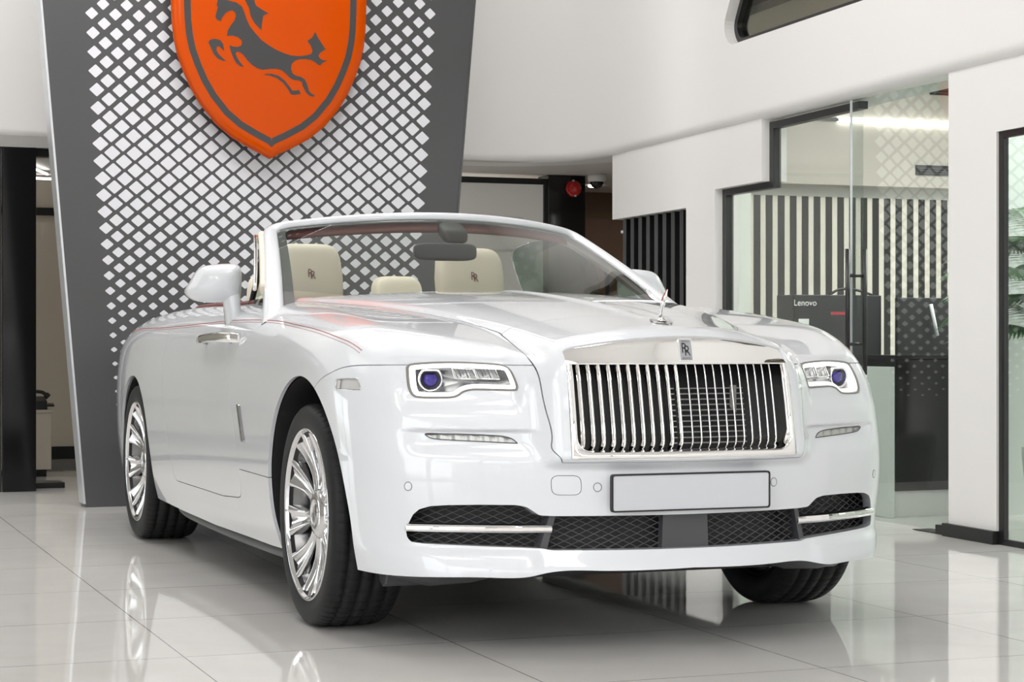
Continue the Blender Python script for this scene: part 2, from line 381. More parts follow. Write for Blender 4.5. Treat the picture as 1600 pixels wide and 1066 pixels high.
# slatted black screen under the white box
scr = B()
for k in range(9):
    s0 = 3.60 + k * .142
    rwbox(scr, s0, s0 + .062, 0, 1.775, -.05, -.115)
rwbox(scr, 3.585, 4.87, 0, 1.776, -.118, -.14)
tag(scr.make('slat_screen', M_bframe), 'black vertical slat screen under the white wall box left of the pier', 'screen')
tag(B().lathe([(.0, .012), (.010, .012), (.012, .006), (.012, 0)], n=16).make('sensor_button', M_alum, loc=None), 'tiny grey disc sensor on the left edge of the slat screen', 'sensor')
o = bpy.data.objects['sensor_button']; o.location = rw(4.80, 1.69, -.05); o.rotation_euler = (pi / 2, 0, 0)

# office behind the shopfront
X0 = -6.0
B().box((X0 - .12, 3.05, 0), (X0, 3.80, 3.0)).make('wall_office_white', M_greenw, kind='structure')
B().box((X0 - .30, 3.80, 0), (X0 - .2, 7.2, 2.06)).make('wall_office_stripe_backing', M_stripe_w, kind='structure')
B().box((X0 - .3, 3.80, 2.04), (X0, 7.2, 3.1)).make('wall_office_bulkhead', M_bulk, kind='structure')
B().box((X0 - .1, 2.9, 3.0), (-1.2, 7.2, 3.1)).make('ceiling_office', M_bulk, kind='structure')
B().box((X0 - .4, 7.1, 0), (-1.2, 7.2, 3.1)).make('wall_office_far', M_greenw, kind='structure')
b = B()
y = 3.83
while y < 7.0:
    b.box((X0 - .2, y, 0), (X0 - .196, y + .052, 1.97)); y += .096
tag(b.make('striped_wall_panel', M_stripe_b), 'black and cream vertical stripe panelling on the office back wall', 'wall panel')
t = thing('linear_wall_lamp', 'long glowing linear lamp high on the office back wall', 'lamp', (X0, 4.9, 2.50))
B().box((0, -.42, -.018), (.03, .9, .018)).make('diffuser', M_lamp, parent=t)
B().box((0, -.62, -.012), (.025, -.42, .012)).make('end_cap', M_bframe, parent=t)
for (y0, y1, z0, z1, lab) in ((5.12, 5.75, 2.13, 2.20, 'black slot grille on the office bulkhead just above the stripes'), (5.24, 5.8, 2.71, 2.80, 'black slot grille near the office ceiling above the linear lamp')):
    t = thing('air_grille', lab, 'vent', (X0, (y0 + y1) / 2, z0)); w = (y1 - y0) / 2; h = z1 - z0
    B().box((0, -w, 0), (.02, w, h)).make('grille_frame', M_bframe, parent=t)
    b = B()
    for k in range(3): b.box((.02, -w + .02, h * (k + .7) / 4 - .004), (.026, w - .02, h * (k + .7) / 4 + .004))
    b.make('louvre', M_dgrey, parent=t)
for (yy, m, lab, zz) in ((5.17, M_stripe_w, 'white framed square socket plate on the stripe panelling', 1.19), (5.36, M_dgrey, 'grey square switch plate right of the white one on the stripes', 1.19)):
    t = thing('wall_plate', lab, 'switch', (X0 - .165, yy, zz))
    if m is M_stripe_w:
        B().prism([(-.065, -.06), (.065, -.06), (.065, .06), (-.065, .06)], lambda u, v, q: (q, u, v), 0, .012, holes=[[(-.04, -.035), (.04, -.035), (.04, .035), (-.04, .035)]]).make('plate_frame', M_wall, parent=t)
        B().box((.0, -.04, -.035), (.006, .04, .035)).make('insert', M_dgrey, parent=t)
    else:
        B().box((0, -.055, -.06), (.012, .055, .06)).make('plate_frame', m, parent=t)
        B().box((.012, -.03, -.03), (.016, .03, .03)).make('rocker', M_blk, parent=t)
B().box((X0 - .2, 3.80, 1.97), (X0 - .19, 7.1, 2.04)).make('bulkhead_shade_strip', M_wall2, kind='structure')  # grey strip standing in for the shaded underside of the bulkhead
# reception counter
t = thing('reception_counter', 'black fronted reception counter with white plinth behind the glass door', 'counter', (-2.80, 3.0, 0))
b = B(); b.box((-.55, -.02, 0), (-.03, 1.2, .14)); b.make('plinth', M_wall, parent=t)
b = B(); b.box((-.60, .0, .14), (0, 1.25, .84)); b.make('front_panel', M_bcol, parent=t, bevel=.004)
b = B(); b.box((-.62, -.01, .84), (.012, 1.26, .862)); b.make('worktop', M_bcol, parent=t, bevel=.003)
b = B(); b.box((-.60, -.045, 0), (.02, -.012, .80)); b.make('end_panel', M_greenw, parent=t, bevel=.003)
# dark carton with white print on the desk behind
t = thing('desk', 'dark office desk behind the reception counter carrying the black carton', 'desk', (-4.2, 3.15, 0))
B().box((-.35, -.02, .70), (.45, 1.3, .74)).make('worktop', M_bcol, parent=t, bevel=.004)
for yy in (.02, 1.22): B().box((-.3, yy - .02, 0), (.4, yy + .02, .70)).make('side_panel', M_bcol, parent=t)
t = thing('carton', 'black carton with white word printed on its front on the office desk', 'box', (-4.2, 3.16, .74))
B().box((-.22, 0, 0), (0, .60, .475)).make('box_body', M_box, parent=t, bevel=.004)
text_mesh('Lenovo', .052, lambda u, v, q: (.001, .075 + u, .425 + v), .001).make('printed_word', M_ink, parent=t, recalc=False)
B().box((0, .25, .355), (.0015, .40, .373)).make('red_print', M_redp, parent=t)
B().box((0, .03, .295), (.0015, .10, .33)).make('white_sticker', M_ink, parent=t)
b = B(); b.tube(catmull([(-.1, .30, .478), (-.1, .36, .51), (-.1, .45, .515), (-.1, .56, .49), (-.1, .60, .478)], 6, False), .008, 8); b.make('carry_strap', M_blk, parent=t)
t = thing('computer_monitor', 'black screen standing right of the printed carton on the desk', 'monitor', (-4.1, 4.0, .74))
B().box((-.03, -.19, .10), (.0, .19, .46)).make('screen', M_blk, parent=t, bevel=.004)
B().box((-.03, -.03, .01), (-.01, .03, .12)).make('stem', M_blk, parent=t)
B().box((-.12, -.10, 0), (.08, .10, .012)).make('foot', M_blk, parent=t)
t = tag(B().tube([(0, 0, 0), (0, .045, -.19)], .011, 8).make('paper_roll', M_ink, loc=(-4.06, 4.02, 1.16)), 'thin white stick leaning on the black screen in the office', 'stick')

# palm room behind the right-hand window
B().box((-2.77, 4.35, 0), (-2.71, 7.1, 3.0)).make('wall_palm_room', M_greenw, kind='structure')
B().box((-2.77, 3.46, 0), (-2.71, 4.4, 3.0)).make('wall_partition', M_greenw, kind='structure')
B().box((-2.7, 6.0, 0), (1.6, 6.1, 3.0)).make('wall_palm_far', M_greenw, kind='structure')
B().box((-1.25, 2.9, 3.0), (1.6, 6.1, 3.1)).make('ceiling_palm_room', M_ceil, kind='structure')
random.seed(5)
def palm(x, y):
    t = thing('potted_palm', 'green feathery palm behind the window at the right edge', 'plant', (x, y, 0))
    b = B(); b.lathe([(.0, 0), (.15, 0), (.17, .03), (.20, .36), (.20, .40), (.18, .40), (.17, .36), (0, .36)], n=36); b.make('pot', M_pot, parent=t)
    b = B()
    for k in range(5): b.tube([(.03 * cos(k * 1.3), .03 * sin(k * 1.3), .34), (.06 * cos(k * 1.3), .06 * sin(k * 1.3), .9), (.05 * cos(k * 1.3 + .3), .05 * sin(k * 1.3), 1.5)], [.014, .011, .008], 7)
    b.make('stem', M_stem, parent=t)
    for k in range(24):
        az = k * 2.399 + .2; el = .25 + .75 * ((k * 7) % 24) / 24; L = .48 + .10 * random.random(); base = .80 + .72 * ((k * 5) % 24) / 24
        b = B(); P = []
        n = 22
        for i in range(n + 1):
            u = i / n; rr = L * u * cos(el * (1 - .5 * u)); zz = base + L * (u * sin(el * 1.3) - .42 * u * u)
            P.append(np.array([rr * cos(az), rr * sin(az), zz]))
        b.tube(P, list(np.linspace(.006, .0015, n + 1)), 5, mi=0)
        side = np.array([-sin(az), cos(az), 0])
        for i in range(3, n):
            tang = P[i + 1] - P[i]; tang /= np.linalg.norm(tang)
            ll = .26 * sin(pi * (i - 1) / (n + 2)) ** .7 + .03
            for sg in (-1, 1):
                dr = side * sg * .8 + tang * .75 + np.array([0, 0, -.1]); dr /= np.linalg.norm(dr)
                wv = np.cross(dr, np.array([0, 0, 1.])); wv /= np.linalg.norm(wv) + 1e-9
                pts = []
                for q, wd in ((0, .3), (.25, 1), (.6, .85), (1, .02)):
                    c = P[i] + dr * ll * q + np.array([0, 0, -.16 * ll * q * q]) * 1.6
                    pts.append((c - wv * .013 * wd, c + np.array([0, 0, .003]) * wd, c + wv * .013 * wd))
                b.grid(pts, True)
        b.make('frond', M_leaf, parent=t, recalc=False)
palm(-2.03, 3.5)

# behind the back parapet: soffit, frosted window, black column, corridor
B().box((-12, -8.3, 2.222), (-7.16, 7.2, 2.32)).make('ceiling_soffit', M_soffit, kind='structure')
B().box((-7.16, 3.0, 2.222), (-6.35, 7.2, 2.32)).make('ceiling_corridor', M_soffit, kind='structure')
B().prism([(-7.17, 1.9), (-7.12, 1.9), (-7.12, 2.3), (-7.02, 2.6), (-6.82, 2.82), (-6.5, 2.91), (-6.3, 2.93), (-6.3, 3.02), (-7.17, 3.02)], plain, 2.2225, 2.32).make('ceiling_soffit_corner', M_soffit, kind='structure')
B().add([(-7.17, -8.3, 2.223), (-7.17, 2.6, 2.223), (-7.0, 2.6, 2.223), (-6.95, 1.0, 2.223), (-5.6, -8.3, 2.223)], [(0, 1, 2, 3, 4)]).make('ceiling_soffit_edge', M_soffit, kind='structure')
b = B(); b.prism([(2.0, 0), (3.05, 0), (3.05, 2.19), (2.0, 2.19)], lambda u, v, q: (-8 + q, u, v), 0, .06, holes=[[(2.06, .05), (3.02, .05), (3.02, 2.145), (2.06, 2.145)]])
w4 = b.make('window_4', M_bframe, kind='structure')
B().box((-7.985, 2.06, .05), (-7.965, 3.02, 2.145)).make('window_pane', M_frost, parent=w4)
b = B()
for zz in (1.62, 1.87): b.box((-7.9649, 2.5, zz), (-7.963, 2.85, zz + .02))
b.make('frosted_band', M_soffit, parent=w4)
tag(B().box((-8.15, 3.05, 0), (-7.93, 3.36, 2.221)).make('black_column', M_blkg, bevel=.004), 'gloss black column carrying the red alarm bell', 'column')
t = thing('alarm_bell', 'round red fire alarm sounder on the black column', 'alarm', (-7.93, 3.255, 2.12))
b = B(); b.lathe([(.0, .0), (.064, .0), (.064, .018), (.060, .03), (.0, .03)], axis='X', n=40); b.make('base', M_red, parent=t)
b = B(); b.lathe([(.052, .03), (.050, .05), (.040, .062), (.018, .066), (.016, .075), (0, .077)], axis='X', n=40); b.make('dome', M_red, parent=t)
b = B()
for sg in (-1, 1): B().lathe([(.0, .03), (.009, .03), (.009, .037), (0, .039)], axis_o=(0, -.008 * sg, .058 * sg), axis='X', n=14).make('fixing_screw', M_alum, parent=t)

t = thing('dome_camera', 'white ceiling dome camera beside the red alarm', 'camera', (-7.75, 3.38, 2.222))
B().lathe([(0, 0), (.072, 0), (.074, -.03), (.068, -.055), (.06, -.06), (0, -.06)], n=40).make('housing', M_wall, parent=t)
B().lathe([(.052, -.058), (.050, -.075), (.036, -.100), (.0, -.112)], n=32).make('dome', M_bcol, parent=t)
tag(B().lathe([(0, 0), (.05, 0), (.05, -.014), (.04, -.018), (0, -.018)], n=32).make('downlight', M_lamp, loc=(-8.75, 3.78, 2.221)), 'small glowing round downlight in the corridor soffit', 'lamp')
B().box((-9.6, 3.2, 0), (-9.5, 7.2, 2.25)).make('wall_corridor', M_brown, kind='structure')
b = B(); b.box((-9.5, 3.95, 0), (-9.47, 4.9, 2.0)); d2 = b.make('door_2', M_brown, kind='structure')
b = B(); b.box((-9.5, 3.90, 0), (-9.46, 3.95, 2.05)); b.box((-9.5, 4.9, 0), (-9.46, 4.95, 2.05)); b.box((-9.5, 3.95, 2.0), (-9.46, 4.9, 2.05)); b.make('door_frame', M_stem, parent=d2)
B().box((-9.6, 1.9, 0), (-9.5, 3.2, 2.25)).make('wall_frosted_room', M_greenw, kind='structure')
B().box((-9.5, 3.30, 0), (-8.1, 3.36, 2.22)).make('wall_corridor_side', M_brown, kind='structure')
B().box((-9.5, 7.1, 0), (-6.1, 7.2, 2.25)).make('wall_corridor_end', M_brown, kind='structure')
B().box((-7.6, .10, 0), (-7.5, 2.05, 2.22)).make('wall_back', M_wall, kind='structure')
B().box((-9.8, .10, 0), (-7.55, .16, 2.22)).make('wall_left_office_side', M_beige, kind='structure')

# left: black clad column, glazing and the back office seen between column and display panel
tag(B().box((-6.50, -1.235, 0), (-6.27, -1.03, 2.14)).make('black_column', M_bcol, bevel=.004), 'gloss black clad column at the left edge beside the tall panel', 'column')
b = B(); b.prism([(-1.24, 0), (-1.24, 2.14), (-7.5, 2.14), (-7.5, 0)], lambda u, v, q: (-6.35 + q, u, v), 0, .06, holes=[[(-1.27, .05), (-1.27, 2.09), (-7.4, 2.09), (-7.4, .05)]])
w5 = b.make('window_5', M_bframe, kind='structure')
B().box((-6.325, -7.4, .05), (-6.32, -1.27, 2.09)).make('window_pane', M_glass, parent=w5)
B().box((-6.55, -7.5, 2.141), (-6.272, .10, 2.212)).make('soffit_shade_band', pmat('soffit_shade_grey', (.36, .35, .34), .6), kind='structure')  # added box, its grey imitates the soffit underside in shade
B().box((-6.42, -1.03, 2.09), (-6.32, .12, 2.14)).make('trim_1', M_bframe, kind='structure')
B().box((-9.8, -8.0, 0), (-9.7, .1, 2.25)).make('wall_back_office', M_beige, kind='structure')
B().box((-9.7, -8.0, 0), (-9.68, .09, .10)).make('baseboard_back_office', M_bframe, kind='structure')
B().box((-9.70, -2.5, 1.93), (-9.64, .05, 1.99)).make('trim_2', M_bframe, kind='structure')
t = thing('linear_ceiling_lamp', 'glowing linear lamp on the back office ceiling at left, the near one', 'lamp', (-8.5, -.75, 2.19), group=None)
B().tube([(.35, -.12, 0), (-.35, .12, 0)], .009, 8).make('diffuser', M_lamp, parent=t)
t = thing('linear_ceiling_lamp', 'glowing linear lamp on the back office ceiling at left, across the far end', 'lamp', (-9.2, -.75, 2.19))
B().tube([(0, -.35, 0), (-.1, .30, 0)], .009, 8).make('diffuser', M_lamp, parent=t)
t = thing('low_cabinet', 'beige low cabinet in the back office beside the black column', 'cabinet', (-7.75, -1.135, 0))
B().box((-.3, -.4, .05), (.13, .375, .44)).make('body', M_cab, parent=t, bevel=.004)
B().box((-.31, -.41, .44), (.14, .385, .462)).make('top', M_cab, parent=t, bevel=.003)
B().box((-.27, -.37, 0), (.10, .345, .05)).make('plinth', M_bframe, parent=t)
t = thing('telephone', 'black desk telephone lying on the beige low cabinet', 'telephone', (-7.72, -.87, .462))
B().prism([(-.09, 0), (.09, 0), (.07, .06), (-.09, .09)], lambda u, v, q: (u, q, v), -.085, .085).make('base', M_blk, parent=t, bevel=.006)
b = B(); b.tube(catmull([(.02, -.10, .085), (.02, -.06, .118), (.02, .0, .125), (.02, .06, .118), (.02, .10, .085)], 6, False), [.022] * 4 + [.013] * 17 + [.022] * 4, 10); b.make('handset', M_blk, parent=t)
b = B(); b.tube([(-.03 + .012 * cos(k * .9), .085 + k * .0012, .03 + .012 * sin(k * .9)) for k in range(50)], .003, 5); b.make('cord', M_blk, parent=t)
t = thing('office_chair', 'black swivel chair in the back office half hidden by the tall panel', 'chair', (-8.0, -.27, 0))
b = B()
for k in range(5):
    a = k * 2 * pi / 5 + .3; b.tube([(.03 * cos(a), .03 * sin(a), .09), (.27 * cos(a), .27 * sin(a), .06)], [.02, .014], 8)
b.make('base', M_blk, parent=t)
for k in range(5):
    a = k * 2 * pi / 5 + .3; B().lathe([(0, -.02), (.026, -.02), (.03, -.01), (.03, .01), (.026, .02), (0, .02)], axis_o=(.27 * cos(a), .27 * sin(a), .03), axis='Y', n=18).make('castor', M_blk, parent=t)
B().tube([(0, 0, .08), (0, 0, .44)], .025, 12).make('column', M_blk, parent=t)
B().prism(rounded([(-.24, -.24), (.24, -.24), (.24, .24), (-.24, .24)], .08), plain, .44, .52).make('seat', M_blk, parent=t, bevel=.02)
B().prism(rounded([(-.22, .58), (.22, .58), (.20, 1.0), (-.20, 1.0)], .08), lambda u, v, q: (-.24 + q - .12 * (v - .6), u, v), 0, .06).make('backrest', M_blk, parent=t, bevel=.02)
B().tube([(-.05, 0, .45), (-.24, 0, .47), (-.27, 0, .70)], .018, 8).make('back_bar', M_blk, parent=t)
tag(B().box((-6.75, -1.02, 0), (-6.52, -.82, .035)).make('door_stop', M_bframe, bevel=.004), 'flat black block on the floor in the back office doorway', 'block')

# street side: glazed facade behind the camera, wall and further glazing along the left of the hall
b = B()
for yy in (-8.3, -5.6, -2.9, -.2, 2.5): b.box((14.9, yy - .06, 0), (15.1, yy + .06, 5.2))
for zz in (.08, 2.6, 5.1): b.box((14.92, -8.3, zz - .07), (15.08, 2.6, zz + .07))
b.make('window_6', M_bframe, kind='structure')
b = B()
for xx in (3.6, 7.4, 11.2, 14.9): b.box((xx - .07, -8.4, 0), (xx + .07, -8.2, 5.2))
for zz in (.08, 2.8, 5.1): b.box((3.5, -8.38, zz - .07), (15, -8.22, zz + .07))
b.make('window_7', M_bframe, kind='structure')
B().box((-5.6, -8.5, 0), (3.5, -8.3, 5.2)).make('wall_left', M_wall2, kind='structure')
B().add([(15, -40, -.02), (60, -40, -.02), (60, 40, -.02), (15, 40, -.02)], [(0, 1, 2, 3)]).make('ground_street', pmat('street_paving', (.38, .36, .34), .8, noise=(.6, .15)), kind='structure')
B().add([(-40, -40, -.02), (15, -40, -.02), (15, -9, -.02), (-40, -9, -.02)], [(0, 1, 2, 3)]).make('ground_yard', MATS['street_paving'], kind='structure')

B().box((32, -30, 0), (33, 30, 7.5)).make('wall_street_building', pmat('street_render', (.40, .37, .34), .8, noise=(.3, .2)), kind='structure')
# ------------------------------------------------------------------ tall display panel and the shield on it
PX, PT, PYC = -4.96, .17, .112
def hw(z): return 1.043 + .0848 * z
t = thing('display_panel', 'tall tapering charcoal panel patterned with white diamonds behind the car', 'display panel', (PX, PYC, 0))
ZT = 4.6
def pf(u, v, q): return (q, u, v)
B().prism([(-hw(0) + .012, 0), (hw(0) - .012, 0), (hw(ZT) - .012, ZT), (-hw(ZT) + .012, ZT)], pf, 0, -PT).make('board', M_panel, parent=t)
for sg in (-1, 1):
    B().prism([(sg * hw(0), 0.02), (sg * hw(ZT), ZT), (sg * (hw(ZT) - .012), ZT), (sg * (hw(0) - .012), 0.02)], pf, .004, -PT - .004).make('edge_strip', M_alum if sg < 0 else M_panel, parent=t, label='pale aluminium edge strip' if sg < 0 else None)
b = B(); z = .577; k = 0
while z < 4.5:
    ss = float(np.interp(z, [.57, .75, .95, 1.2, 1.45, 1.7, 1.95, 2.35, 2.8, 3.6, 4.5], [.20, .29, .38, .50, .61, .71, .755, .67, .56, .42, .3]))
    pv = .0846 + .0161 * (z - 1.13); ph = .1040 * hw(z); n = 16 if k % 2 == 0 else 15
    for i in range(n):
        y = (i - (n - 1) / 2) * ph
        a, c = ph * .5 * ss, pv * .5 * ss * 1.14
        poly = rounded([(y - a, z), (y, z - c), (y + a, z), (y, z + c)], .006, 3)
        o = len(b.v); b.v += [(.0015, p[0], p[1]) for p in poly]; b.f.append(tuple(range(o, o + len(poly)))); b.sm.append(False); b.mi.append(0)
    z += pv / 2; k += 1
b.make('diamond_pattern', M_diam, parent=t, recalc=False)
# shield
SH = thing('shield_emblem', 'big orange shield with a charcoal horse hung on the tall patterned panel', 'shield', (-4.86, .118, 2.0))
half = [(0, -.013), (.05, .014), (.124, .05), (.226, .107), (.319, .183), (.404, .286), (.460, .379), (.502, .472), (.536, .565), (.556, .657), (.566, .749), (.570, .85), (.572, .95), (.570, 1.15), (.560, 1.32)]
outl = half + [(.40, 1.36), (.2, 1.40), (0, 1.42)] + [(-a, c) for a, c in reversed(half[1:] + [(.40, 1.36), (.2, 1.40)])]
def sf(u, v, q): return (q, u, v)
def puff():     # face slightly domed towards its edge
    b = B(); loops = [outl, inset(outl, .012), inset(outl, .055)]
    R = [[sf(u, v, q) for (u, v) in l] for l, q in zip([outl] + loops, (-.03, .012, .022, .026))]
    b.grid(R, True, cv=True)
    tri = tessellate_polygon([[Vector((p[0], p[1], 0)) for p in loops[2]]]); o = len(b.v) - len(outl)
    for t in tri: b.f.append(tuple(o + i for i in t)); b.sm.append(True); b.mi.append(0)
    return b
puff().make('shield_plate', M_orange, parent=SH)
B().prism(inset(outl, .064), sf, .0262, .0275, holes=[inset(outl, .102)]).make('border_band', M_horse, parent=SH, recalc=True)
B().prism([(-.04, .2), (.04, .2), (.04, 1.2), (-.04, 1.2)], sf, -.095, -.03).make('standoff', M_horse, parent=SH)
horse = [
 [(-0.352,0.847),(-0.343,0.842),(-0.359,0.785),(-0.35,0.768),(-0.327,0.758),(-0.318,0.783),(-0.3,0.806),(-0.282,0.82),(-0.26,0.825),(-0.244,0.814),(-0.24,0.796),(-0.248,0.769),(-0.269,0.741),(-0.287,0.709),(-0.293,0.679),(-0.255,0.681),(-0.228,0.674),(-0.21,0.66),(-0.203,0.645),(-0.21,0.627),(-0.228,0.618),(-0.255,0.619),(-0.278,0.625),(-0.269,0.59),(-0.255,0.555),(-0.237,0.524),(-0.214,0.508),(-0.192,0.504),(-0.214,0.53),(-0.232,0.556),(-0.242,0.578),(-0.235,0.59),(-0.219,0.59),(-0.196,0.575),(-0.174,0.545),(-0.146,0.52),(-0.114,0.501),(-0.082,0.494),(-0.046,0.501),(-0.005,0.504),(0.028,0.497),(0.055,0.476),(0.078,0.454),(0.101,0.444),(0.129,0.443),(0.148,0.435),(0.152,0.413),(0.171,0.377),(0.194,0.356),(0.217,0.352),(0.225,0.362),(0.203,0.37),(0.189,0.387),(0.18,0.418),(0.166,0.449),(0.143,0.464),(0.111,0.469),(0.092,0.482),(0.083,0.508),(0.087,0.536),(0.106,0.555),(0.129,0.565),(0.166,0.568),(0.199,0.566),(0.222,0.556),(0.241,0.543),(0.255,0.535),(0.273,0.554),(0.301,0.566),(0.273,0.567),(0.255,0.576),(0.245,0.593),(0.259,0.612),(0.289,0.632),(0.269,0.658),(0.245,0.693),(0.227,0.728),(0.208,0.695),(0.18,0.674),(0.199,0.65),(0.211,0.619),(0.203,0.6),(0.175,0.59),(0.129,0.583),(0.083,0.585),(0.037,0.598),(-0.009,0.616),(-0.055,0.641),(-0.092,0.666),(-0.128,0.704),(-0.16,0.743),(-0.178,0.782),(-0.192,0.821),(-0.205,0.852),(-0.237,0.872),(-0.291,0.882),(-0.296,0.935),(-0.307,0.979),(-0.323,0.934),(-0.345,0.879)],
 [(-0.187,0.888),(-0.164,0.845),(-0.155,0.801),(-0.133,0.762),(-0.092,0.72),(-0.087,0.76),(-0.081,0.805),(-0.049,0.821),(-0.082,0.837),(-0.123,0.861),(-0.133,0.892),(-0.155,0.935),(-0.183,0.924)],
 [(-0.399,0.636),(-0.39,0.65),(-0.363,0.658),(-0.332,0.653),(-0.314,0.632),(-0.307,0.589),(-0.323,0.605),(-0.336,0.617),(-0.35,0.612),(-0.352,0.594),(-0.341,0.573),(-0.318,0.552),(-0.296,0.533),(-0.318,0.536),(-0.345,0.546),(-0.368,0.571),(-0.386,0.61)],
 [(-0.078,0.465),(-0.046,0.464),(0.0,0.451),(0.037,0.425),(0.064,0.391),(0.083,0.36),(0.101,0.358),(0.141,0.365),(0.131,0.387),(0.092,0.381),(0.074,0.405),(0.046,0.439),(0.009,0.465),(-0.032,0.474),(-0.064,0.473)]]
b = B()
for pl in horse:
    P = [(u + .032, v) for u, v in pl]
    b.prism(P, sf, .0264, .0276)
b.make('horse_motif', M_horse, parent=SH, label='charcoal leaping horse')
# ------------------------------------------------------------------ the car: one smooth body surface, then cut into panels
def spl(xs, ys):
    """natural cubic spline, linear outside"""
    xs=np.array(xs,float); ys=np.array(ys,float); n=len(xs); h=np.diff(xs)
    A=np.eye(n); b=np.zeros(n)
    for i in range(1,n-1):
        A[i,i-1]=h[i-1]; A[i,i]=2*(h[i-1]+h[i]); A[i,i+1]=h[i]
        b[i]=6*((ys[i+1]-ys[i])/h[i]-(ys[i]-ys[i-1])/h[i-1])
    M=np.linalg.solve(A,b)
    s0=(ys[1]-ys[0])/h[0]-h[0]*M[1]/6; s1=(ys[-1]-ys[-2])/h[-1]+h[-1]*M[-2]/6
    def f(x):
        x=np.asarray(x,float); k=np.clip(np.searchsorted(xs,x)-1,0,n-2)
        xc=np.clip(x,xs[0],xs[-1]); a=(xs[k+1]-xc)/h[k]; c=1-a
        v=a*ys[k]+c*ys[k+1]+((a**3-a)*M[k]+(c**3-c)*M[k+1])*h[k]**2/6
        return v+np.minimum(x-xs[0],0)*s0+np.maximum(x-xs[-1],0)*s1
    return f
def sstep(a,b,x):
    t=np.clip((x-a)/(b-a),0,1); return t*t*t*(t*(6*t-15)+10)
def smax(a,b,k):
    h=np.maximum(k-np.abs(a-b),0)/k
    return np.maximum(a,b)+h*h*k*.25

Wm=spl([-4.6,-4.2,-3.7,-3.1,-2.5,-1.8,-1.0,-.4,0,.3,.5,.7,.9],[.76,.86,.945,.973,.966,.955,.953,.960,.964,.950,.922,.88,.82])
Ws=spl([.1,.2,.3,.4,.5,.6,.7,.8,.9,1.0,1.1,1.2],[.085,.056,.028,.012,.003,0,0,.006,.022,.055,.11,.18])
def W(x,z): return Wm(x)-Ws(z)
hc=spl([-4.6,-4.2,-3.6,-3.0,-2.4,-1.8,-1.4,-1.0,-.6,-.2,.2,.5,.79,.95,1.1],[.94,1.02,1.075,1.09,1.10,1.11,1.122,1.126,1.121,1.098,1.062,1.026,.99,.972,.95])
ze=spl([-4.6,-3,-1.6,-1.0,-.6,-.25,.1,.48,.85,1.1],[.93,1.07,1.10,1.098,1.086,1.064,1.03,.976,.915,.87])
ye=spl([-1.6,-1.0,-.5,0,.48,.85,1.1],[.78,.745,.635,.52,.425,.395,.39])
zf=spl([-4.6,-4.0,-3.2,-2.6,-2,-1.5,-1.0,-.6,-.2,.1,.3,.45,.6,.8],[.88,1.0,1.075,1.103,1.108,1.10,1.086,1.072,1.046,1.016,.99,.963,.93,.88])
def T(x,y):
    e=np.clip(ye(x),.38,.79)
    q=np.clip(y/e,0,1.6)
    th=hc(x)-(hc(x)-ze(x))*q**2.5
    tf=zf(x)-.22*np.maximum(y-.70,0)**2+.02*np.exp(-((y-e)/.10)**2)*0
    s=sstep(-.035,.045,y-e)*sstep(1.0,.75,x)
    t=th*(1-s)+tf*s
    t=t+.007*np.exp(-(y/.022)**2)*sstep(.72,.3,x)*sstep(-1.0,-.5,x)
    return t
F0=spl([.1,.2,.25,.3,.36,.42,.5,.58,.66,.74,.80,.86,.92,1.0,1.1],[.95,.985,.992,.975,.958,.962,.968,.962,.948,.936,.93,.922,.908,.875,.82])
Fa=spl([.1,.3,.5,.7,.8,.86,.95],[.45,.45,.44,.45,.49,.53,.60])
def F(y,z):
    f=F0(z)-Fa(z)*y*y
    # raised surround that carries the radiator grille
    f=f+.042*sstep(.475,.385,y)*sstep(.545,.60,z)
    # soft shelf over the fog lamp
    f=f-.017*sstep(.678,.660,z)*sstep(.575,.645,z)*sstep(.835,.755,y)*sstep(.43,.50,y)
    # brow above the headlamp
    f=f-.014*sstep(.895,.87,z)*sstep(.70,.77,z)*sstep(.47,.51,y)*sstep(.83,.78,y)
    # lower lip: outer parts stand a little further out
    f=f+.012*sstep(.43,.50,y)*sstep(.33,.29,z)
    return f
KTS,KFS,KTF=.13,.12,.075
def field(P):
    x,y,z=P[...,0],np.abs(P[...,1]),P[...,2]
    top=(z-T(x,y))*.97
    side=y-W(x,z)
    front=(x-F(y,z))/np.sqrt(1+(2*Fa(z)*y)**2)
    rear=(-4.33+.25*y*y-x)
    ktf=KTF+.075*sstep(.42,.52,y)
    return smax(smax(smax(top,front,ktf),side,KFS+.02*sstep(.6,.2,x)),rear,.2)
def normal(P,e=1.5e-3):
    g=[]
    for k in range(3):
        d=np.zeros(3); d[k]=e; g.append(field(P+d)-field(P-d))
    g=np.stack(g,-1); return g/np.linalg.norm(g,axis=-1,keepdims=True)
def root_along(Oa, Da, lo, hi, it=26):
    """where rays O+tD leave the body"""
    lo = np.full(len(Oa), float(lo)); hi = np.full(len(Oa), float(hi))
    for _ in range(it):
        m = .5 * (lo + hi); f = field(Oa + Da * m[:, None]); ins = f < 0
        lo = np.where(ins, m, lo); hi = np.where(ins, hi, m)
    return Oa + Da * (.5 * (lo + hi))[:, None]
def on_side(xz, sg, lift=0.):
    a = np.array(xz, float); O = np.stack([a[:, 0], np.full(len(a), sg * .45), a[:, 1]], 1)
    P = root_along(O, np.tile([0, sg, 0.], (len(a), 1)), 0, .8); return (P + normal(P) * lift), normal(P)
def on_front(yz, lift=0.):
    a = np.array(yz, float); O = np.stack([np.zeros(len(a)), a[:, 0], a[:, 1]], 1)
    P = root_along(O, np.tile([1., 0, 0], (len(a), 1)), 0, 1.4); return (P + normal(P) * lift), normal(P)
def on_top(xy, lift=0.):
    a = np.array(xy, float); O = np.stack([a[:, 0], a[:, 1], np.full(len(a), .6)], 1)
    P = root_along(O, np.tile([0, 0, 1.], (len(a), 1)), 0, .8); return (P + normal(P) * lift), normal(P)

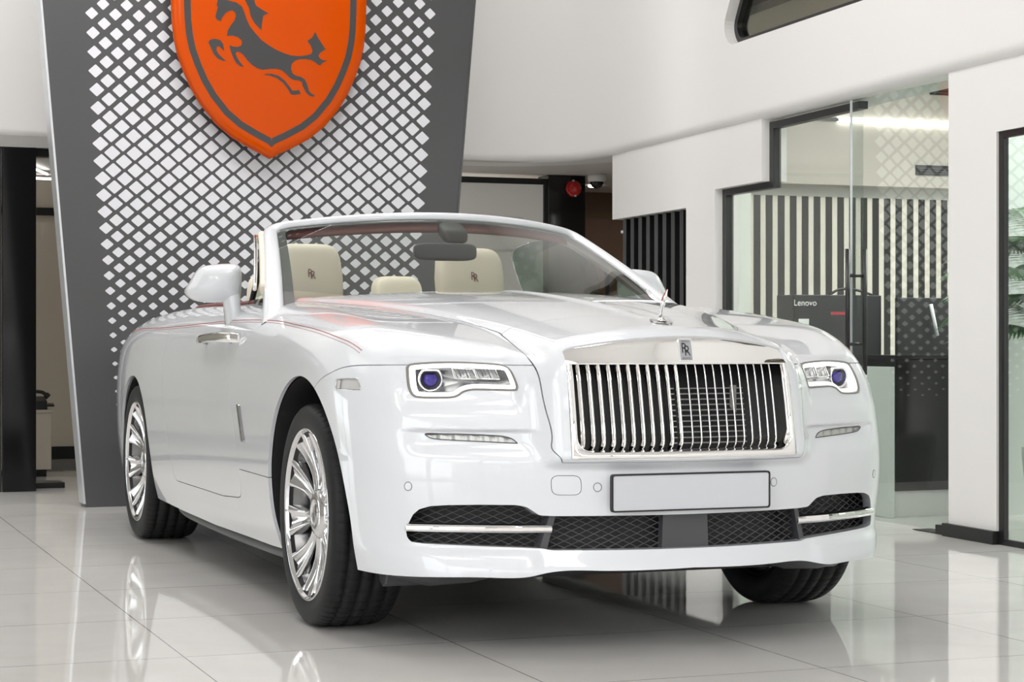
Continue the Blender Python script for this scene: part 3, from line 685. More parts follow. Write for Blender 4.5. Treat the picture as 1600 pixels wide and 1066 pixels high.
class Sh:
    """polygon sheet with one normal per vertex"""
    def __init__(s, V, N, Q, P=()): s.V = V; s.N = N; s.Q = np.asarray(Q, int).reshape(-1, 4); s.P = list(P)
    def clip(s, g):
        """the part where g > 0, cut exactly along g = 0"""
        V, N = s.V, s.N; pos = g > 0; newV = []; newN = []; cache = {}; outP = []
        c = pos[s.Q].sum(1) if len(s.Q) else np.zeros(0, int)
        Qk = s.Q[c == 4]; work = [tuple(q) for q in s.Q[(c > 0) & (c < 4)]] + s.P
        n0 = len(V)
        def cut(a, b):
            k = (a, b) if a < b else (b, a)
            if k not in cache:
                i, j = k; t = g[i] / (g[i] - g[j]); t = min(max(t, .001), .999)
                newV.append(V[i] + (V[j] - V[i]) * t); m = N[i] + (N[j] - N[i]) * t; newN.append(m / np.linalg.norm(m)); cache[k] = n0 + len(newV) - 1
            return cache[k]
        for p in work:
            pp = [pos[i] for i in p]
            if all(pp): outP.append(tuple(p)); continue
            if not any(pp): continue
            r = []
            for i in range(len(p)):
                a, b = p[i], p[(i + 1) % len(p)]
                if pos[a]: r.append(a)
                if pos[a] != pos[b]: r.append(cut(a, b))
            if len(r) >= 3: outP.append(tuple(r))
        VV = np.vstack([V, np.array(newV)]) if newV else V; NN = np.vstack([N, np.array(newN)]) if newN else N
        return Sh(VV, NN, Qk, outP).compact()
    def compact(s):
        used = np.zeros(len(s.V), bool)
        if len(s.Q): used[s.Q.ravel()] = True
        for p in s.P: used[list(p)] = True
        mp = np.cumsum(used) - 1
        return Sh(s.V[used], s.N[used], mp[s.Q] if len(s.Q) else s.Q, [tuple(int(mp[i]) for i in p) for p in s.P])
    def split(s, fn, gap=.0016):
        """inside part and outside part with a shut line between"""
        g = fn(s.V); return s.clip(g - gap), s.clip(-g - gap)
    def boundary(s):
        cnt = {}
        if len(s.Q):
            E = np.concatenate([s.Q[:, [i, (i + 1) % 4]] for i in range(4)]); K = np.sort(E, 1)
            key = K[:, 0].astype(np.int64) * 4000000 + K[:, 1]; u, idx, c = np.unique(key, return_index=True, return_counts=True)
            for k, i, cc in zip(u, idx, c): cnt[int(k)] = [int(cc), tuple(E[i])]
        for p in s.P:
            for i in range(len(p)):
                a, b = p[i], p[(i + 1) % len(p)]; k = min(a, b) * 4000000 + max(a, b)
                if k in cnt: cnt[k][0] += 1
                else: cnt[k] = [1, (a, b)]
        return [e for c, e in cnt.values() if c == 1]
    def offset(s, d): return Sh(s.V + s.N * d, s.N, s.Q, s.P)
    def make(s, name, mat, parent=None, lip=.012, lip_dir=None, lip_mat=None, label=None, keep=None):
        """link as mesh; boundary edges get a return flange of depth lip (number or function of position)"""
        V = s.V; N = s.N; F = [tuple(map(int, q)) for q in s.Q] + [tuple(map(int, p)) for p in s.P]
        V2 = [V]; N2 = [N]; nb = len(F)
        if lip:
            E = s.boundary()
            if keep is not None: E = [e for e in E if keep(.5 * (V[e[0]] + V[e[1]]))]
            if E:
                ids = sorted({i for e in E for i in e}); pos = {i: k for k, i in enumerate(ids)}; A = V[ids]
                dd = -N[ids] if lip_dir is None else np.array([lip_dir(p, n) for p, n in zip(A, N[ids])])
                L = np.array([lip(p) if callable(lip) else lip for p in A])[:, None]
                Bv = A + dd * L; fn = np.zeros_like(A)
                for a, b_ in E:
                    ia, ib = pos[a], pos[b_]; nn = np.cross(A[ib] - A[ia], Bv[ia] - A[ia]); l = np.linalg.norm(nn)
                    if l > 0: nn = nn / l
                    fn[ia] -= nn; fn[ib] -= nn
                fn /= np.linalg.norm(fn, axis=1)[:, None] + 1e-9
                o = len(V); m = len(ids); V2 += [A, Bv]; N2 += [fn, fn]
                for a, b_ in E:
                    ia, ib = pos[a], pos[b_]; F.append((o + ib, o + ia, o + m + ia, o + m + ib))
        V2 = np.vstack(V2); N2 = np.vstack(N2)
        me = bpy.data.meshes.new(name); me.from_pydata(V2.tolist(), [], F); me.update()
        # orient every polygon along its normals
        pn = np.zeros(len(F) * 3); me.polygons.foreach_get('normal', pn); pn = pn.reshape(-1, 3); f0 = np.array([f[0] for f in F])
        fl = np.einsum('ij,ij->i', pn, N2[f0]) < 0
        if fl.any():
            bm = bmesh.new(); bm.from_mesh(me); bm.faces.ensure_lookup_table(); bmesh.ops.reverse_faces(bm, faces=[bm.faces[i] for i in np.nonzero(fl)[0]]); bm.to_mesh(me); bm.free()
        me.polygons.foreach_set('use_smooth', [True] * len(F))
        mats = [mat]
        if lip_mat: mats.append(lip_mat); me.polygons.foreach_set('material_index', [0] * nb + [1] * (len(F) - nb))
        me.normals_split_custom_set_from_vertices(N2.tolist())
        return link(name, me, mats, parent, None, label)
def poly_sd(poly, X, Y):
    """signed distance to a closed outline, positive inside (far points get a rough value)"""
    P = np.array(poly, float); out = np.full(X.shape, -1.0); x0, y0 = P.min(0) - .12; x1, y1 = P.max(0) + .12
    k = (X > x0) & (X < x1) & (Y > y0) & (Y < y1); px, py = X[k], Y[k]; d2 = np.full(px.shape, 1e9); ins = np.zeros(px.shape, bool)
    for i in range(len(P)):
        ax, ay = P[i]; bx, by = P[(i + 1) % len(P)]; ex, ey = bx - ax, by - ay; L = ex * ex + ey * ey + 1e-18
        t = np.clip(((px - ax) * ex + (py - ay) * ey) / L, 0, 1); d2 = np.minimum(d2, (px - ax - t * ex) ** 2 + (py - ay - t * ey) ** 2)
        c = (ay > py) != (by > py); xi = ax + (py - ay) / (ey if abs(ey) > 1e-12 else 1e-12) * ex; ins ^= c & (px < xi)
    v = np.sqrt(d2); out[k] = np.where(ins, v, -v); return out

def build_grid():
    xs = np.linspace(-4.25, 0, 330)[:-1]; al = np.linspace(0, pi / 2 - .004, 165); ph = np.radians(np.linspace(-180, 180, 661))
    zc = .60; O = []; D = []
    for x in xs:
        O.append(np.stack([np.full(len(ph), x), 0 * ph, np.full(len(ph), zc)], 1)); D.append(np.stack([0 * ph, np.sin(ph), np.cos(ph)], 1))
    for a in al:
        O.append(np.stack([0 * ph, 0 * ph, np.full(len(ph), zc)], 1)); D.append(np.stack([np.full(len(ph), sin(a)), cos(a) * np.sin(ph), cos(a) * np.cos(ph)], 1))
    n, m = len(O), len(ph); O = np.concatenate(O); D = np.concatenate(D)
    V = root_along(O, D, .05, 1.6, 24); N = normal(V)
    idx = np.arange(n * m).reshape(n, m); Q = np.stack([idx[:-1, :-1], idx[1:, :-1], idx[1:, 1:], idx[:-1, 1:]], -1).reshape(-1, 4)
    return Sh(V, N, Q)
def cols(V): return V[:, 0], V[:, 1], V[:, 2]

# outlines -------------------------------------------------------------
AR_F, AR_R = (.0, .362, .460), (-3.115, .365, .408)
def g_arch(V):
    x, y, z = cols(V); d = np.full(len(x), 1.)
    for cx, cz, r in (AR_F, AR_R): d = np.minimum(d, np.hypot(x - cx, np.maximum(z, cz - .02 * 0 - 0) - cz if False else z - cz) - r)
    return np.where(np.abs(y) > .5, d, 1.)
zb_y = spl([0, .30, .42, .50, .6, .72, .87, 1.0], [.260, .258, .255, .240, .238, .236, .230, .226])
def g_bottom(V):
    x, y, z = cols(V); zb = np.where(x > .2, zb_y(np.abs(y)), np.interp(x, [-4.3, -3.4, -2.7, -2.2, -1.6, -.6, -.3, .2], [.3, .26, .215, .200, .192, .205, .215, .226]))
    return z - zb
def wsb(y): return -.605 - .66 * y * y          # foot of the windscreen
COCK = catmull([(wsb(q), q) for q in np.linspace(-.74, .74, 13)] + [(-1.12, .752), (-1.35, .775), (-1.7, .80), (-2.3, .79), (-2.75, .74), (-2.98, .55), (-3.05, .25), (-3.05, -.25), (-2.98, -.55), (-2.75, -.74), (-2.3, -.79), (-1.7, -.80), (-1.35, -.775), (-1.12, -.752)], 5)
def g_cock(V):
    x, y, z = cols(V); return np.where(z > .85, -poly_sd(COCK, x, y), 1.)
def gt(y): return .953 - .282 * y * y            # upper edge of the radiator surround
GRILLE = rounded([(-.375, .585), (.375, .585), (.370, .912)] + [(q, gt(q)) for q in np.linspace(.33, -.33, 12)] + [(-.370, .912)], [.004, .004, .012] + [0] * 12 + [.012], 4)
HEAD = catmull([(-.773,.848),(-.768,.861),(-.755,.868),(-.700,.873),(-.635,.8745),(-.570,.872),(-.522,.868),(-.504,.862),(-.496,.851),(-.492,.828),(-.490,.806),(-.491,.795),(-.499,.7885),(-.542,.789),(-.591,.790),(-.616,.789),(-.636,.783),(-.650,.773),(-.670,.7665),(-.720,.765),(-.751,.766),(-.767,.770),(-.776,.785),(-.778,.811)], 4)
FOG = catmull([(-.744,.6585),(-.704,.6590),(-.635,.6580),(-.557,.6545),(-.529,.650),(-.514,.644),(-.503,.633),(-.508,.6325),(-.544,.634),(-.607,.637),(-.671,.640),(-.718,.643),(-.737,.649)], 4)
in_h = [(-.410,.4175),(-.450,.4195),(-.469,.433),(-.487,.445),(-.517,.4505),(-.611,.4505),(-.695,.448),(-.741,.444),(-.769,.434),(-.784,.417),(-.793,.391),(-.799,.366),(-.796,.346),(-.787,.335),(-.756,.331),(-.681,.329),(-.610,.327),(-.504,.324),(-.438,.321),(-.417,.316)]
INTAKE = in_h + [(-a, c) for a, c in reversed(in_h)]
MARK = rounded([(.357, .818), (.470, .822), (.500, .787), (.368, .786)], .010, 4)
COVER = rounded([(-.421, .538), (-.336, .538), (-.334, .480), (-.418, .480)], .022, 6)
nose_z = spl([.57, .592, .614, .64, .724, .80, .859, .887, .906, .933, .951, 1.0], [.396, .404, .421, .422, .429, .437, .441, .444, .443, .438, .436, .434])
def g_nose(V):
    x, y, z = cols(V); a = np.abs(y); xc = np.interp(a, [0, .084, .239, .358, .395, .42, .437, .5], [.560, .553, .537, .512, .500, .497, .505, .56])
    return np.minimum(np.minimum(nose_z(z) - a, x - xc), z - .577)
yseam = lambda x: np.interp(x, [-1.6, -1.0, -.5, 0, .3, .48, .6], [.80, .765, .655, .535, .467, .434, .436])
def g_hood(V):
    x, y, z = cols(V); a = np.abs(y)
    return np.minimum(np.minimum(yseam(x) - a, x - (wsb(a) - .2)), np.where(z > .86, .2, -1))
zs_x = spl([.16, .23, .30, .353, .409, .467, .53, .57, .8], [.775, .813, .835, .850, .859, .8625, .8635, .864, .864])
def g_bumper(V):
    x, y, z = cols(V); return np.minimum(zs_x(np.minimum(x, .8)) - z, x - .05)
DOOR = rounded([(-2.209, .333), (-1.30, .333), (-.93, .352), (-.945, .50), (-1.04, .654), (-1.125, .773), (-1.19, .87), (-1.225, .95), (-1.235, 1.2), (-2.42, 1.2), (-2.455, .93), (-2.43, .80), (-2.358, .636), (-2.288, .471)], [.03, 0, .07, .12, .1, .1, .1, .1, 0, 0, .1, .1, .1, .1], 5)

CAR = thing('convertible_car', 'white open top luxury convertible with a tall chrome slatted grille', 'car')
def build_body():
    g = build_grid()
    g = g.clip(g_bottom(g.V)); g = g.clip(g_arch(g.V)); g = g.clip(g_cock(g.V))
    x, y, z = cols(g.V); g = g.clip(np.where(x > .4, -poly_sd(GRILLE, y, z), 1.))
    for sg in (-1, 1):
        for pl in (HEAD, FOG):
            x, y, z = cols(g.V); d = np.where(x > .3, poly_sd(pl, -sg * y if sg > 0 else y, z), -1.)
            if pl is HEAD: hd = g.clip(d - .0); lens[sg] = hd
            g = g.clip(-d)
        x, y, z = cols(g.V); d = np.where(sg * y > .6, poly_sd(MARK, x, z), -1.)
        mk[sg] = g.clip(d); g = g.clip(-d)
    x, y, z = cols(g.V); g = g.clip(np.where(x > .3, -poly_sd(INTAKE, y, z), 1.))
    x, y, z = cols(g.V); d = np.where(x > .3, poly_sd(COVER, y, z), -1.)
    cover = g.clip(d - .0008); g = g.clip(-d - .0008)
    front = lambda p, n: np.array([-1., 0, 0])
    nose, g = g.split(g_nose); hood, g = g.split(g_hood); bump, g = g.split(g_bumper)
    doors = {}
    for sg in (-1, 1):
        doors[sg], g = g.split(lambda V: np.where(sg * V[:, 1] > .5, poly_sd(DOOR, V[:, 0], V[:, 2]), -1.))
    fen = {}
    for sg in (-1, 1):
        fen[sg], g = g.split(lambda V: np.where(sg * V[:, 1] > .2, np.minimum(V[:, 0] + 1.24 + 0 * V[:, 0], V[:, 2] - .459), -1.), .0014)
    def body_lip(p):
        if p[2] > .85 and abs(p[1]) < .84 and p[0] < -.5: return .05
        for cx, cz, r in (AR_F, AR_R):
            if abs(np.hypot(p[0] - cx, p[2] - cz) - r) < .004: return .012
        return .014
    arch_dir = lambda p, n: (np.array([0, -np.sign(p[1]), 0.]) if any(abs(np.hypot(p[0] - cx, p[2] - cz) - r) < .004 for cx, cz, r in (AR_F, AR_R)) else -n)
    def bump_lip(p):
        if abs(np.hypot(p[0] - AR_F[0], p[2] - AR_F[1]) - AR_F[2]) < .004: return .012
        if .31 < p[2] < .455 and abs(p[1]) < .80 and p[0] > .5: return .05
        if p[2] < .28: return .03
        return .014
    def bump_dir(p, n):
        if abs(np.hypot(p[0] - AR_F[0], p[2] - AR_F[1]) - AR_F[2]) < .004: return np.array([0, -np.sign(p[1]), 0.])
        if .31 < p[2] < .455 and abs(p[1]) < .80 and p[0] > .5: return np.array([-1., 0, 0])
        if p[2] < .28: return np.array([-.9 * np.sign(p[0]), -.3 * np.sign(p[1]), .1])
        return -n
    g.make('body_shell', M_paint, CAR, body_lip, arch_dir)
    nose.make('grille_surround_panel', M_paint, CAR, .02); hood.make('bonnet', M_paint, CAR, .02)
    bump.make('front_bumper', M_paint, CAR, bump_lip, bump_dir); cover.make('tow_eye_cover', M_paint, CAR, .01)
    for sg in (-1, 1):
        DOORS[sg] = doors[sg].make('door', M_paint, CAR, lambda p: .05 if (p[2] > .95) else .02)
        fen[sg].make('front_fender', M_paint, CAR, body_lip, arch_dir)
    # dark backing just under the skin so that shut lines read as thin dark grooves
lens, mk, DOORS = {}, {}, {}
build_body()
# ------------------------------------------------------------------ car: everything fixed to the body
def sellip(c, h, e1=.5, e2=.5, n=28, m=18, shape=None):
    """soft-cornered box: centre, half sizes, exponents (plan / profile)"""
    pw = lambda v, e: np.sign(v) * abs(v) ** e
    R = []
    for i in range(m + 1):
        b_ = -pi / 2 + pi * i / m; row = []
        for j in range(n):
            a = 2 * pi * j / n
            p = [h[0] * pw(cos(b_), e2) * pw(cos(a), e1), h[1] * pw(cos(b_), e2) * pw(sin(a), e1), h[2] * pw(sin(b_), e2)]
            if shape: p = shape(p)
            row.append((c[0] + p[0], c[1] + p[1], c[2] + p[2]))
        R.append(row)
    return B().grid(R, True, cv=True)
def sub(l, n=8):
    out = []
    for a, c in zip(l[:-1], l[1:]):
        k = 20 if math.dist(a, c) > .2 else 1
        out += [(a[0] + (c[0] - a[0]) * t / k, a[1] + (c[1] - a[1]) * t / k) for t in range(k)]
    return out + [l[-1]]
# wheel housings and underside
for nm, (cx, cz, r), y0 in (('front', AR_F, .60), ('rear', AR_R, .62)):
    for sg in (-1, 1):
        b = B(); rr = r - .004
        ang = np.linspace(-.08, pi + .30, 40)
        b.grid([[(cx + rr * cos(a), sg * min(q, float(W(cx + rr * cos(a), cz + rr * sin(a))) - .014), cz + rr * sin(a)) for a in ang] for q in (.95, .8, y0)], True)
        o = len(b.v); b.v += [(cx + rr * cos(a), sg * y0, cz + rr * sin(a)) for a in ang]; b.f.append(tuple(range(o, o + len(ang)))); b.sm.append(False); b.mi.append(0)
        b.make('wheel_housing', M_blk, CAR, recalc=False)
b = B(); b.box((-3.95, -.60, .19), (.50, .60, .24)); b.box((-2.60, -.86, .205), (-.50, .86, .25)); b.box((-3.95, -.5, .24), (.3, .5, .42)); b.make('underbody', M_blk, CAR)
for sg in (-1, 1):
    R = [[(.34 + (min(.72, float(F(np.array(y), .24)) - .10) - .34) * q, sg * y, .245 - dz * sin(pi * q)) for q in (0, .25, .5, .75, 1)] for (y, dz) in ((.36, .0), (.42, .022), (.55, .060), (.68, .066), (.78, .04), (.82, 0))]
    b = B(); b.grid(R); b.make('undertray', M_dgrey, CAR, recalc=False)
    b = B(); b.prism([(.38, .25), (.385, .185), (.42, .170), (.46, .185), (.48, .235)], lambda u, v, q: (u, q, v), sg * .66, sg * .80); b.make('air_deflector', M_dgrey, CAR, bevel=.006)
    b = B(); b.tube(catmull([(-2.42, sg * .865, .195), (-2.2, sg * .86, .178), (-1.4, sg * .858, .172), (-.6, sg * .862, .182), (-.46, sg * .865, .195)], 6, False), .022, 8); b.make('sill_strip', M_dgrey, CAR)
b = B(); b.box((.0, -.44, .5), (.60, .44, .84)); b.box((.10, -.80, .30), (.52, .80, .46)); b.make('engine_bay_blanking', M_blk, CAR)
b = B(); b.prism([(-.60, .97), (.25, .93), (.25, .2), (-.60, .2)], lambda u, v, q: (u, q, v), -.56, .56); b.make('bulkhead', M_blk, CAR)
# cabin
b = B(); b.box((-3.1, -.76, .25), (-.62, .76, .34)); b.make('cabin_floor', M_redl, CAR)
for sg in (-1, 1):
    b = B(); b.grid([[(x, sg * (.775 + dz), zz) for (dz, zz) in ((.0, .34), (.0, .7), (-.015, .95), (.005, 1.01), (.03, 1.045))] for x in np.linspace(-3.0, -.9, 12)]); b.make('interior_side_trim', M_redl, CAR)
tp, _ = on_top([p for p in inset(COCK, .012) if True], .0)
tp = [p for p in tp if p[0] < -1.25]
b = B(); b.tube([p + np.array([0, 0, -.002]) for p in tp], .014, 10); b.make('cockpit_rim_trim', M_redl, CAR)
b = B(); b.grid([[(x, y, z - .05 * (y / .74) ** 4) for (x, z) in ((-.66, .98), (-.80, 1.045), (-.98, 1.085), (-1.15, 1.085), (-1.28, 1.055), (-1.35, .98), (-1.33, .80), (-1.30, .6))] for y in np.linspace(-.76, .76, 21)]); b.make('dashboard', M_redl, CAR)
b = B(); b.tube([(-1.52 + .075 * sin(a) * .9, .38 + .185 * cos(a), .94 + .17 * sin(a)) for a in np.linspace(0, 2 * pi, 40)[:-1]], .014, 10, closed=True)
sw = b.make('steering_wheel', M_cream, CAR)
b = B(); b.tube([(-1.35, .38, .90), (-1.52, .38, .94)], [.04, .05], 14); b.tube([(-1.52, .21, .94), (-1.52, .55, .94)], .016, 8); b.make('steering_boss', M_blk, sw)
def seat(x, y, z, wid, hw_, htop, rear=False):
    st = sellip((x + .22, y, z - .62), (.28, wid / 2, .12), .35, .4).make('seat', M_cream, CAR)
    lean = lambda p: [p[0] - .22 * (p[2] + .3), p[1], p[2]]
    sellip((x, y, z - .36), (.10, wid / 2, .30), .4, .35, shape=lean).make('backrest', M_cream, st)
    ch = .5 * (htop - (z - .11))
    def hs(p): k = 1 - .16 * max(0, p[2] / ch) ** 2; return [p[0] - .2 * p[2], p[1] * k, p[2]]
    sellip((x - .05, y, htop - ch), (.07, hw_, ch), .40, .34, n=36, shape=hs).make('headrest', M_cream, st)
    if not rear:
        b = B()
        for (du, dz) in ((-.006, .004), (.006, -.004)): text_mesh('R', .052, lambda u, v, q: (x + .024 - .2 * (v + dz) + q, y + (u * .75 + du), htop - ch - .0 + v + dz), .0, b)
        b.make('embroidered_letters', M_redl, st, recalc=False)
    return st
seat(-2.04, -.385, 1.20, .54, .150, 1.362); seat(-2.10, .385, 1.20, .54, .155, 1.358)
seat(-2.93, -.32, 1.12, .50, .125, 1.255, True); seat(-2.93, .30, 1.12, .50, .125, 1.255, True)

# windscreen: glass, black border, body-coloured frame
def WS(u, v):
    """u across -1..1, v foot to header 0..1"""
    hwid = .770 + (.650 - .770) * v; y = u * hwid
    xb, zb_ = wsb(y) - .005, 1.085 + .045 * (y / .75) ** 2
    xt, zt = -1.375 - .52 * y * y, 1.440 - .098 * y * y
    q = np.array([xb + (xt - xb) * v, y, zb_ + (zt - zb_) * v]); bl = 4 * v * (1 - v)
    return q + np.array([.35, 0, .9]) * .012 * bl
def WSn(u, v):
    e_ = 1e-3; a = WS(u + e_, v) - WS(u - e_, v); c = WS(u, v + e_) - WS(u, v - e_); n_ = np.cross(a, c); n_ /= np.linalg.norm(n_); return n_ if n_[0] > 0 else -n_
def ws_out(du, dv, r):     # outline in (u*.70, v*.85) metres, rounded, open at the foot
    return rounded([(-.70 + du, .0 + dv), (-.70 + du, .80 - dv), (.70 - du, .80 - dv), (.70 - du, 0 + dv)], r, 10)
WSC = thing('windscreen', 'x', 'x'); del WSC['label'], WSC['category']; WSC.parent = CAR
b = B(); b.grid([[WS(u, v) for u in np.linspace(-1.0, 1.0, 41)] for v in np.linspace(.0, 1.0, 17)]); b.make('windscreen_glass', M_wsg, WSC, recalc=False)
def fr_pt(p, off, lift):
    u, v = p[0] / .70, p[1] / .80; return WS(u, v) + WSn(u, v) * lift
path_o = []
def ring(inset_, r): return sub(rounded([(-.70 + inset_, -.42), (-.70 + inset_, .80 - inset_), (.70 - inset_, .80 - inset_), (.70 - inset_, -.42)], [0, r, r, 0], 12))
def strip(i1, r1, l1, i2, r2, l2, i3=None):
    A = [fr_pt(p, 0, l1) for p in ring(i1, r1)]; Bq = [fr_pt(p, 0, l2) for p in ring(i2, r2)]; return A, Bq
rows = [[fr_pt(p, 0, l) for p in ring(i, r)] for (i, r, l) in ((.004, .07, -.03), (.004, .07, .004), (-.004, .075, .014), (-.020, .085, .018), (-.040, .10, .012), (-.052, .11, -.008), (-.050, .11, -.045), (-.02, .09, -.055), (.004, .07, -.03))]
b = B(); b.grid(rows); b.make('windscreen_frame', M_paint, WSC)
rows = [[fr_pt(p, 0, -.004) for p in ring(i, r)] for (i, r) in ((-.01, .075), (.004, .07), (.034, .055))]
def low(p, k): return p
b = B(); b.grid(rows); b.make('glass_border', M_blk, WSC)
# reddish lining on the back of the header and the folded visors
b = B(); b.grid([[WS(u, v) + np.array([dx, 0, dz]) for u in np.linspace(-.93, .93, 31)] for (v, dx, dz) in ((1.04, -.035, -.004), (1.03, -.06, -.006), (1.0, -.075, -.02), (.94, -.055, -.03), (.90, -.035, -.03), (.92, -.03, -.015), (1.0, -.03, -.0))]); b.make('header_lining', M_redl, WSC)
for sg in (-1, 1):
    b = B(); b.tube([WS(sg * 1.06, v) + np.array([-.044, 0, -.008]) for v in np.linspace(0, .95, 14)], .017, 8); b.make('pillar_lining', M_cream, WSC)
    b = B(); b.tube([WS(sg * 1.10, v) + np.array([-.030, sg * .0, -.002]) for v in np.linspace(-.02, .9, 14)], .008, 8); b.make('pillar_finisher', M_chrome, WSC)
    # quarter light behind the pillar
    q = [(-1.12, sg * .805, 1.075), (-1.42, sg * .745, 1.262), (-1.475, sg * .78, 1.075)]
    B().add(q, [(0, 1, 2)]).make('quarter_glass', M_sideg, CAR, recalc=False)
    B().tube([(-1.415, sg * .747, 1.27), (-1.45, sg * .765, 1.16), (-1.478, sg * .782, 1.06)], .012, 8).make('quarter_glass_seal', M_blk, CAR)
# raised side window on the far side
wo = catmull([(-1.50, 1.06), (-1.51, 1.20), (-1.56, 1.31), (-1.72, 1.365), (-2.0, 1.39), (-2.24, 1.392), (-2.42, 1.375), (-2.49, 1.34), (-2.485, 1.28), (-2.44, 1.18), (-2.40, 1.06)], 8, False)
b = B().prism(wo, lambda u, v, q: (u, .775 - .19 * (v - 1.06) + q, v), 0, -.004); b.make('side_window', M_sideg, CAR)
b = B(); b.tube([(u, .773 - .19 * (v - 1.06), v) for u, v in wo[40:]], .003, 6); b.make('window_edge', M_mglass, CAR)
# interior mirror
RV = sellip((-1.245, -.035, 1.296), (.022, .132, .036), .3, .45).make('interior_mirror', M_dgrey, CAR)
sellip((-1.31, .02, 1.378), (.055, .055, .032), .5, .6, shape=lambda p: [p[0], p[1], p[2] - .45 * p[0]]).make('mirror_mount', M_blk, RV)
B().tube([(-1.25, .0, 1.31), (-1.30, .015, 1.36)], .012, 8).make('mirror_arm', M_blk, RV)

# door mirrors
mo = catmull([(-1.043,1.132),(-1.026,1.165),(-.995,1.216),(-.970,1.234),(-.925,1.242),(-.865,1.245),(-.842,1.240),(-.831,1.224),(-.828,1.19),(-.829,1.145),(-.838,1.105),(-.870,1.094),(-.93,1.090),(-.985,1.094),(-1.022,1.107)], 4)
for sg in (-1, 1):
    rows = []
    for (d, dx) in ((.15, .064), (.35, .062), (.56, .055), (.76, .042), (.90, .026), (.98, .006), (1, -.015), (1, -.055), (.975, -.075), (.93, -.082)):
        rows.append([(-1.42 + dx - .10 * abs(abs(p[0]) - .83), -sg * p[0], p[1]) for p in [(-.925 + (q[0] + .925) * d, 1.165 + (q[1] - 1.165) * d) for q in mo]])
    b = B(); b.grid(rows, True, cv=True); o = 0; n = len(mo); b.f.append(tuple(range(n))); b.sm.append(True); b.mi.append(0)
    dm = b.make('door_mirror', M_paint, CAR)
    o2 = [(-1.42 - .080 - .10 * abs(abs(p[0]) - .83), -sg * p[0], p[1]) for p in inset(mo, .009)]
    B().add(o2, [tuple(range(len(o2)))]).make('mirror_glass', M_mglass, dm, recalc=False)
    st = [(-.834, -.905, 1.130), (-.834, -.902, 1.09), (-.832, -.898, 1.055), (-.834, -.890, .975)]
    b = B(); b.grid([[(-1.425 + .045 * cos(a) * (1 + .5 * k / 3), sg * (.5 * (abs(a0) + abs(a1)) + .5 * (abs(a1) - abs(a0)) * sin(a)), z - (.0)) for a in np.linspace(0, 2 * pi, 20)[:-1]] for k, (a0, a1, z) in enumerate(st)], True, cv=True); b.make('mirror_foot', M_paint, dm)

# door handles, side vents, red coachlines
for sg in (-1, 1):
    pts = [(-1.67, .931), (-1.60, .934), (-1.45, .938), (-1.30, .940), (-1.21, .941), (-1.12, .943), (-1.05, .945)]
    P, N_ = on_side(pts, sg); lift = [.030, .036, .038, .038, .036, .026, .006]; wz = [.014, .017, .019, .020, .021, .020, .016]; th = [.008, .011, .012, .012, .012, .011, .004]
    R = [[P[i] + N_[i] * (lift[i] + th[i] * cos(a)) + np.array([0, 0, wz[i] * sin(a)]) for a in np.linspace(0, 2 * pi, 17)[:-1]] for i in range(7)]
    b = B(); b.grid(R, True, cv=True)
    for e_ in (0, 6): b.f.append(tuple(range(e_ * 16, e_ * 16 + 16))); b.sm.append(False); b.mi.append(0)
    h = b.make('door_handle', M_chrome, DOORS[sg])
    P, N_ = on_side([(-1.62, .931), (-1.55, .931), (-1.25, .937), (-1.18, .938)], sg)
    b = B(); b.tube([P[0], P[0] + N_[0] * .034], .010, 10); b.tube([P[3], P[3] + N_[3] * .03], .012, 10); b.make('handle_post', M_dchrome, h)
    P, N_ = on_side(rounded([(-1.58, .916), (-1.20, .922), (-1.22, .885), (-1.55, .880)], .02, 5), sg, .0006)
    B().add(P, [tuple(range(len(P)))]).make('handle_recess', M_paint, h, recalc=True)
    out = rounded([(-.925, .702), (-.893, .702), (-.806, .566), (-.842, .566)], [.012, .012, .006, .006], 5)
    sv = B(); P, N_ = on_side(out, sg); Pi, _ = on_side(inset(out, .005), sg); Pj, _ = on_side(inset(out, .008), sg)
    sv.grid([P - N_ * .002, P + N_ * .008, Pi + N_ * .010, Pj + N_ * .004], True, cv=True); v_ = sv.make('side_vent', M_dchrome, CAR)
    Pu, Nu = on_side(inset(rounded([(-.925, .702), (-.893, .702), (-.837, .615), (-.872, .612)], .006, 4), .007), sg, .006); B().add(Pu, [tuple(range(len(Pu)))]).make('vent_badge', M_blkg, v_)
    Pu, Nu = on_side(inset(rounded([(-.872, .610), (-.836, .613), (-.806, .566), (-.842, .566)], .006, 4), .006), sg, .006); B().add(Pu, [tuple(range(len(Pu)))]).make('vent_mesh', M_alu, v_)
    line = catmull([(-3.6,.988),(-3.283,.996),(-2.551,.998),(-1.837,1.010),(-1.348,1.018),(-.872,1.015),(-.559,1.007),(-.339,.995),(-.101,.981),(.102,.964),(.232,.948),(.312,.935),(.373,.920),(.410,.908)], 8, False)
    P, N_ = on_side(line, sg, .0004); b = B(); b.tube(P, .0014, 5)
    P, N_ = on_side([(x, z - .008) for x, z in line], sg, .0002); b.tube(P, .0008, 5); b.make('coachline', M_coach, CAR)
    # side marker lamp
    mk[sg].offset(-.004).make('side_marker_lens', M_lens, CAR, .008)
    P, N_ = on_side(MARK, sg, .001); b = B(); b.tube(P, .0022, 6, closed=True); b.make('side_marker_rim', M_alu, CAR)
    P, N_ = on_side(rounded([(.361, .815), (.386, .816), (.392, .789), (.372, .789)], .004, 3), sg, .0005); B().add(P, [tuple(range(len(P)))]).make('side_marker_end', M_chrome, CAR)

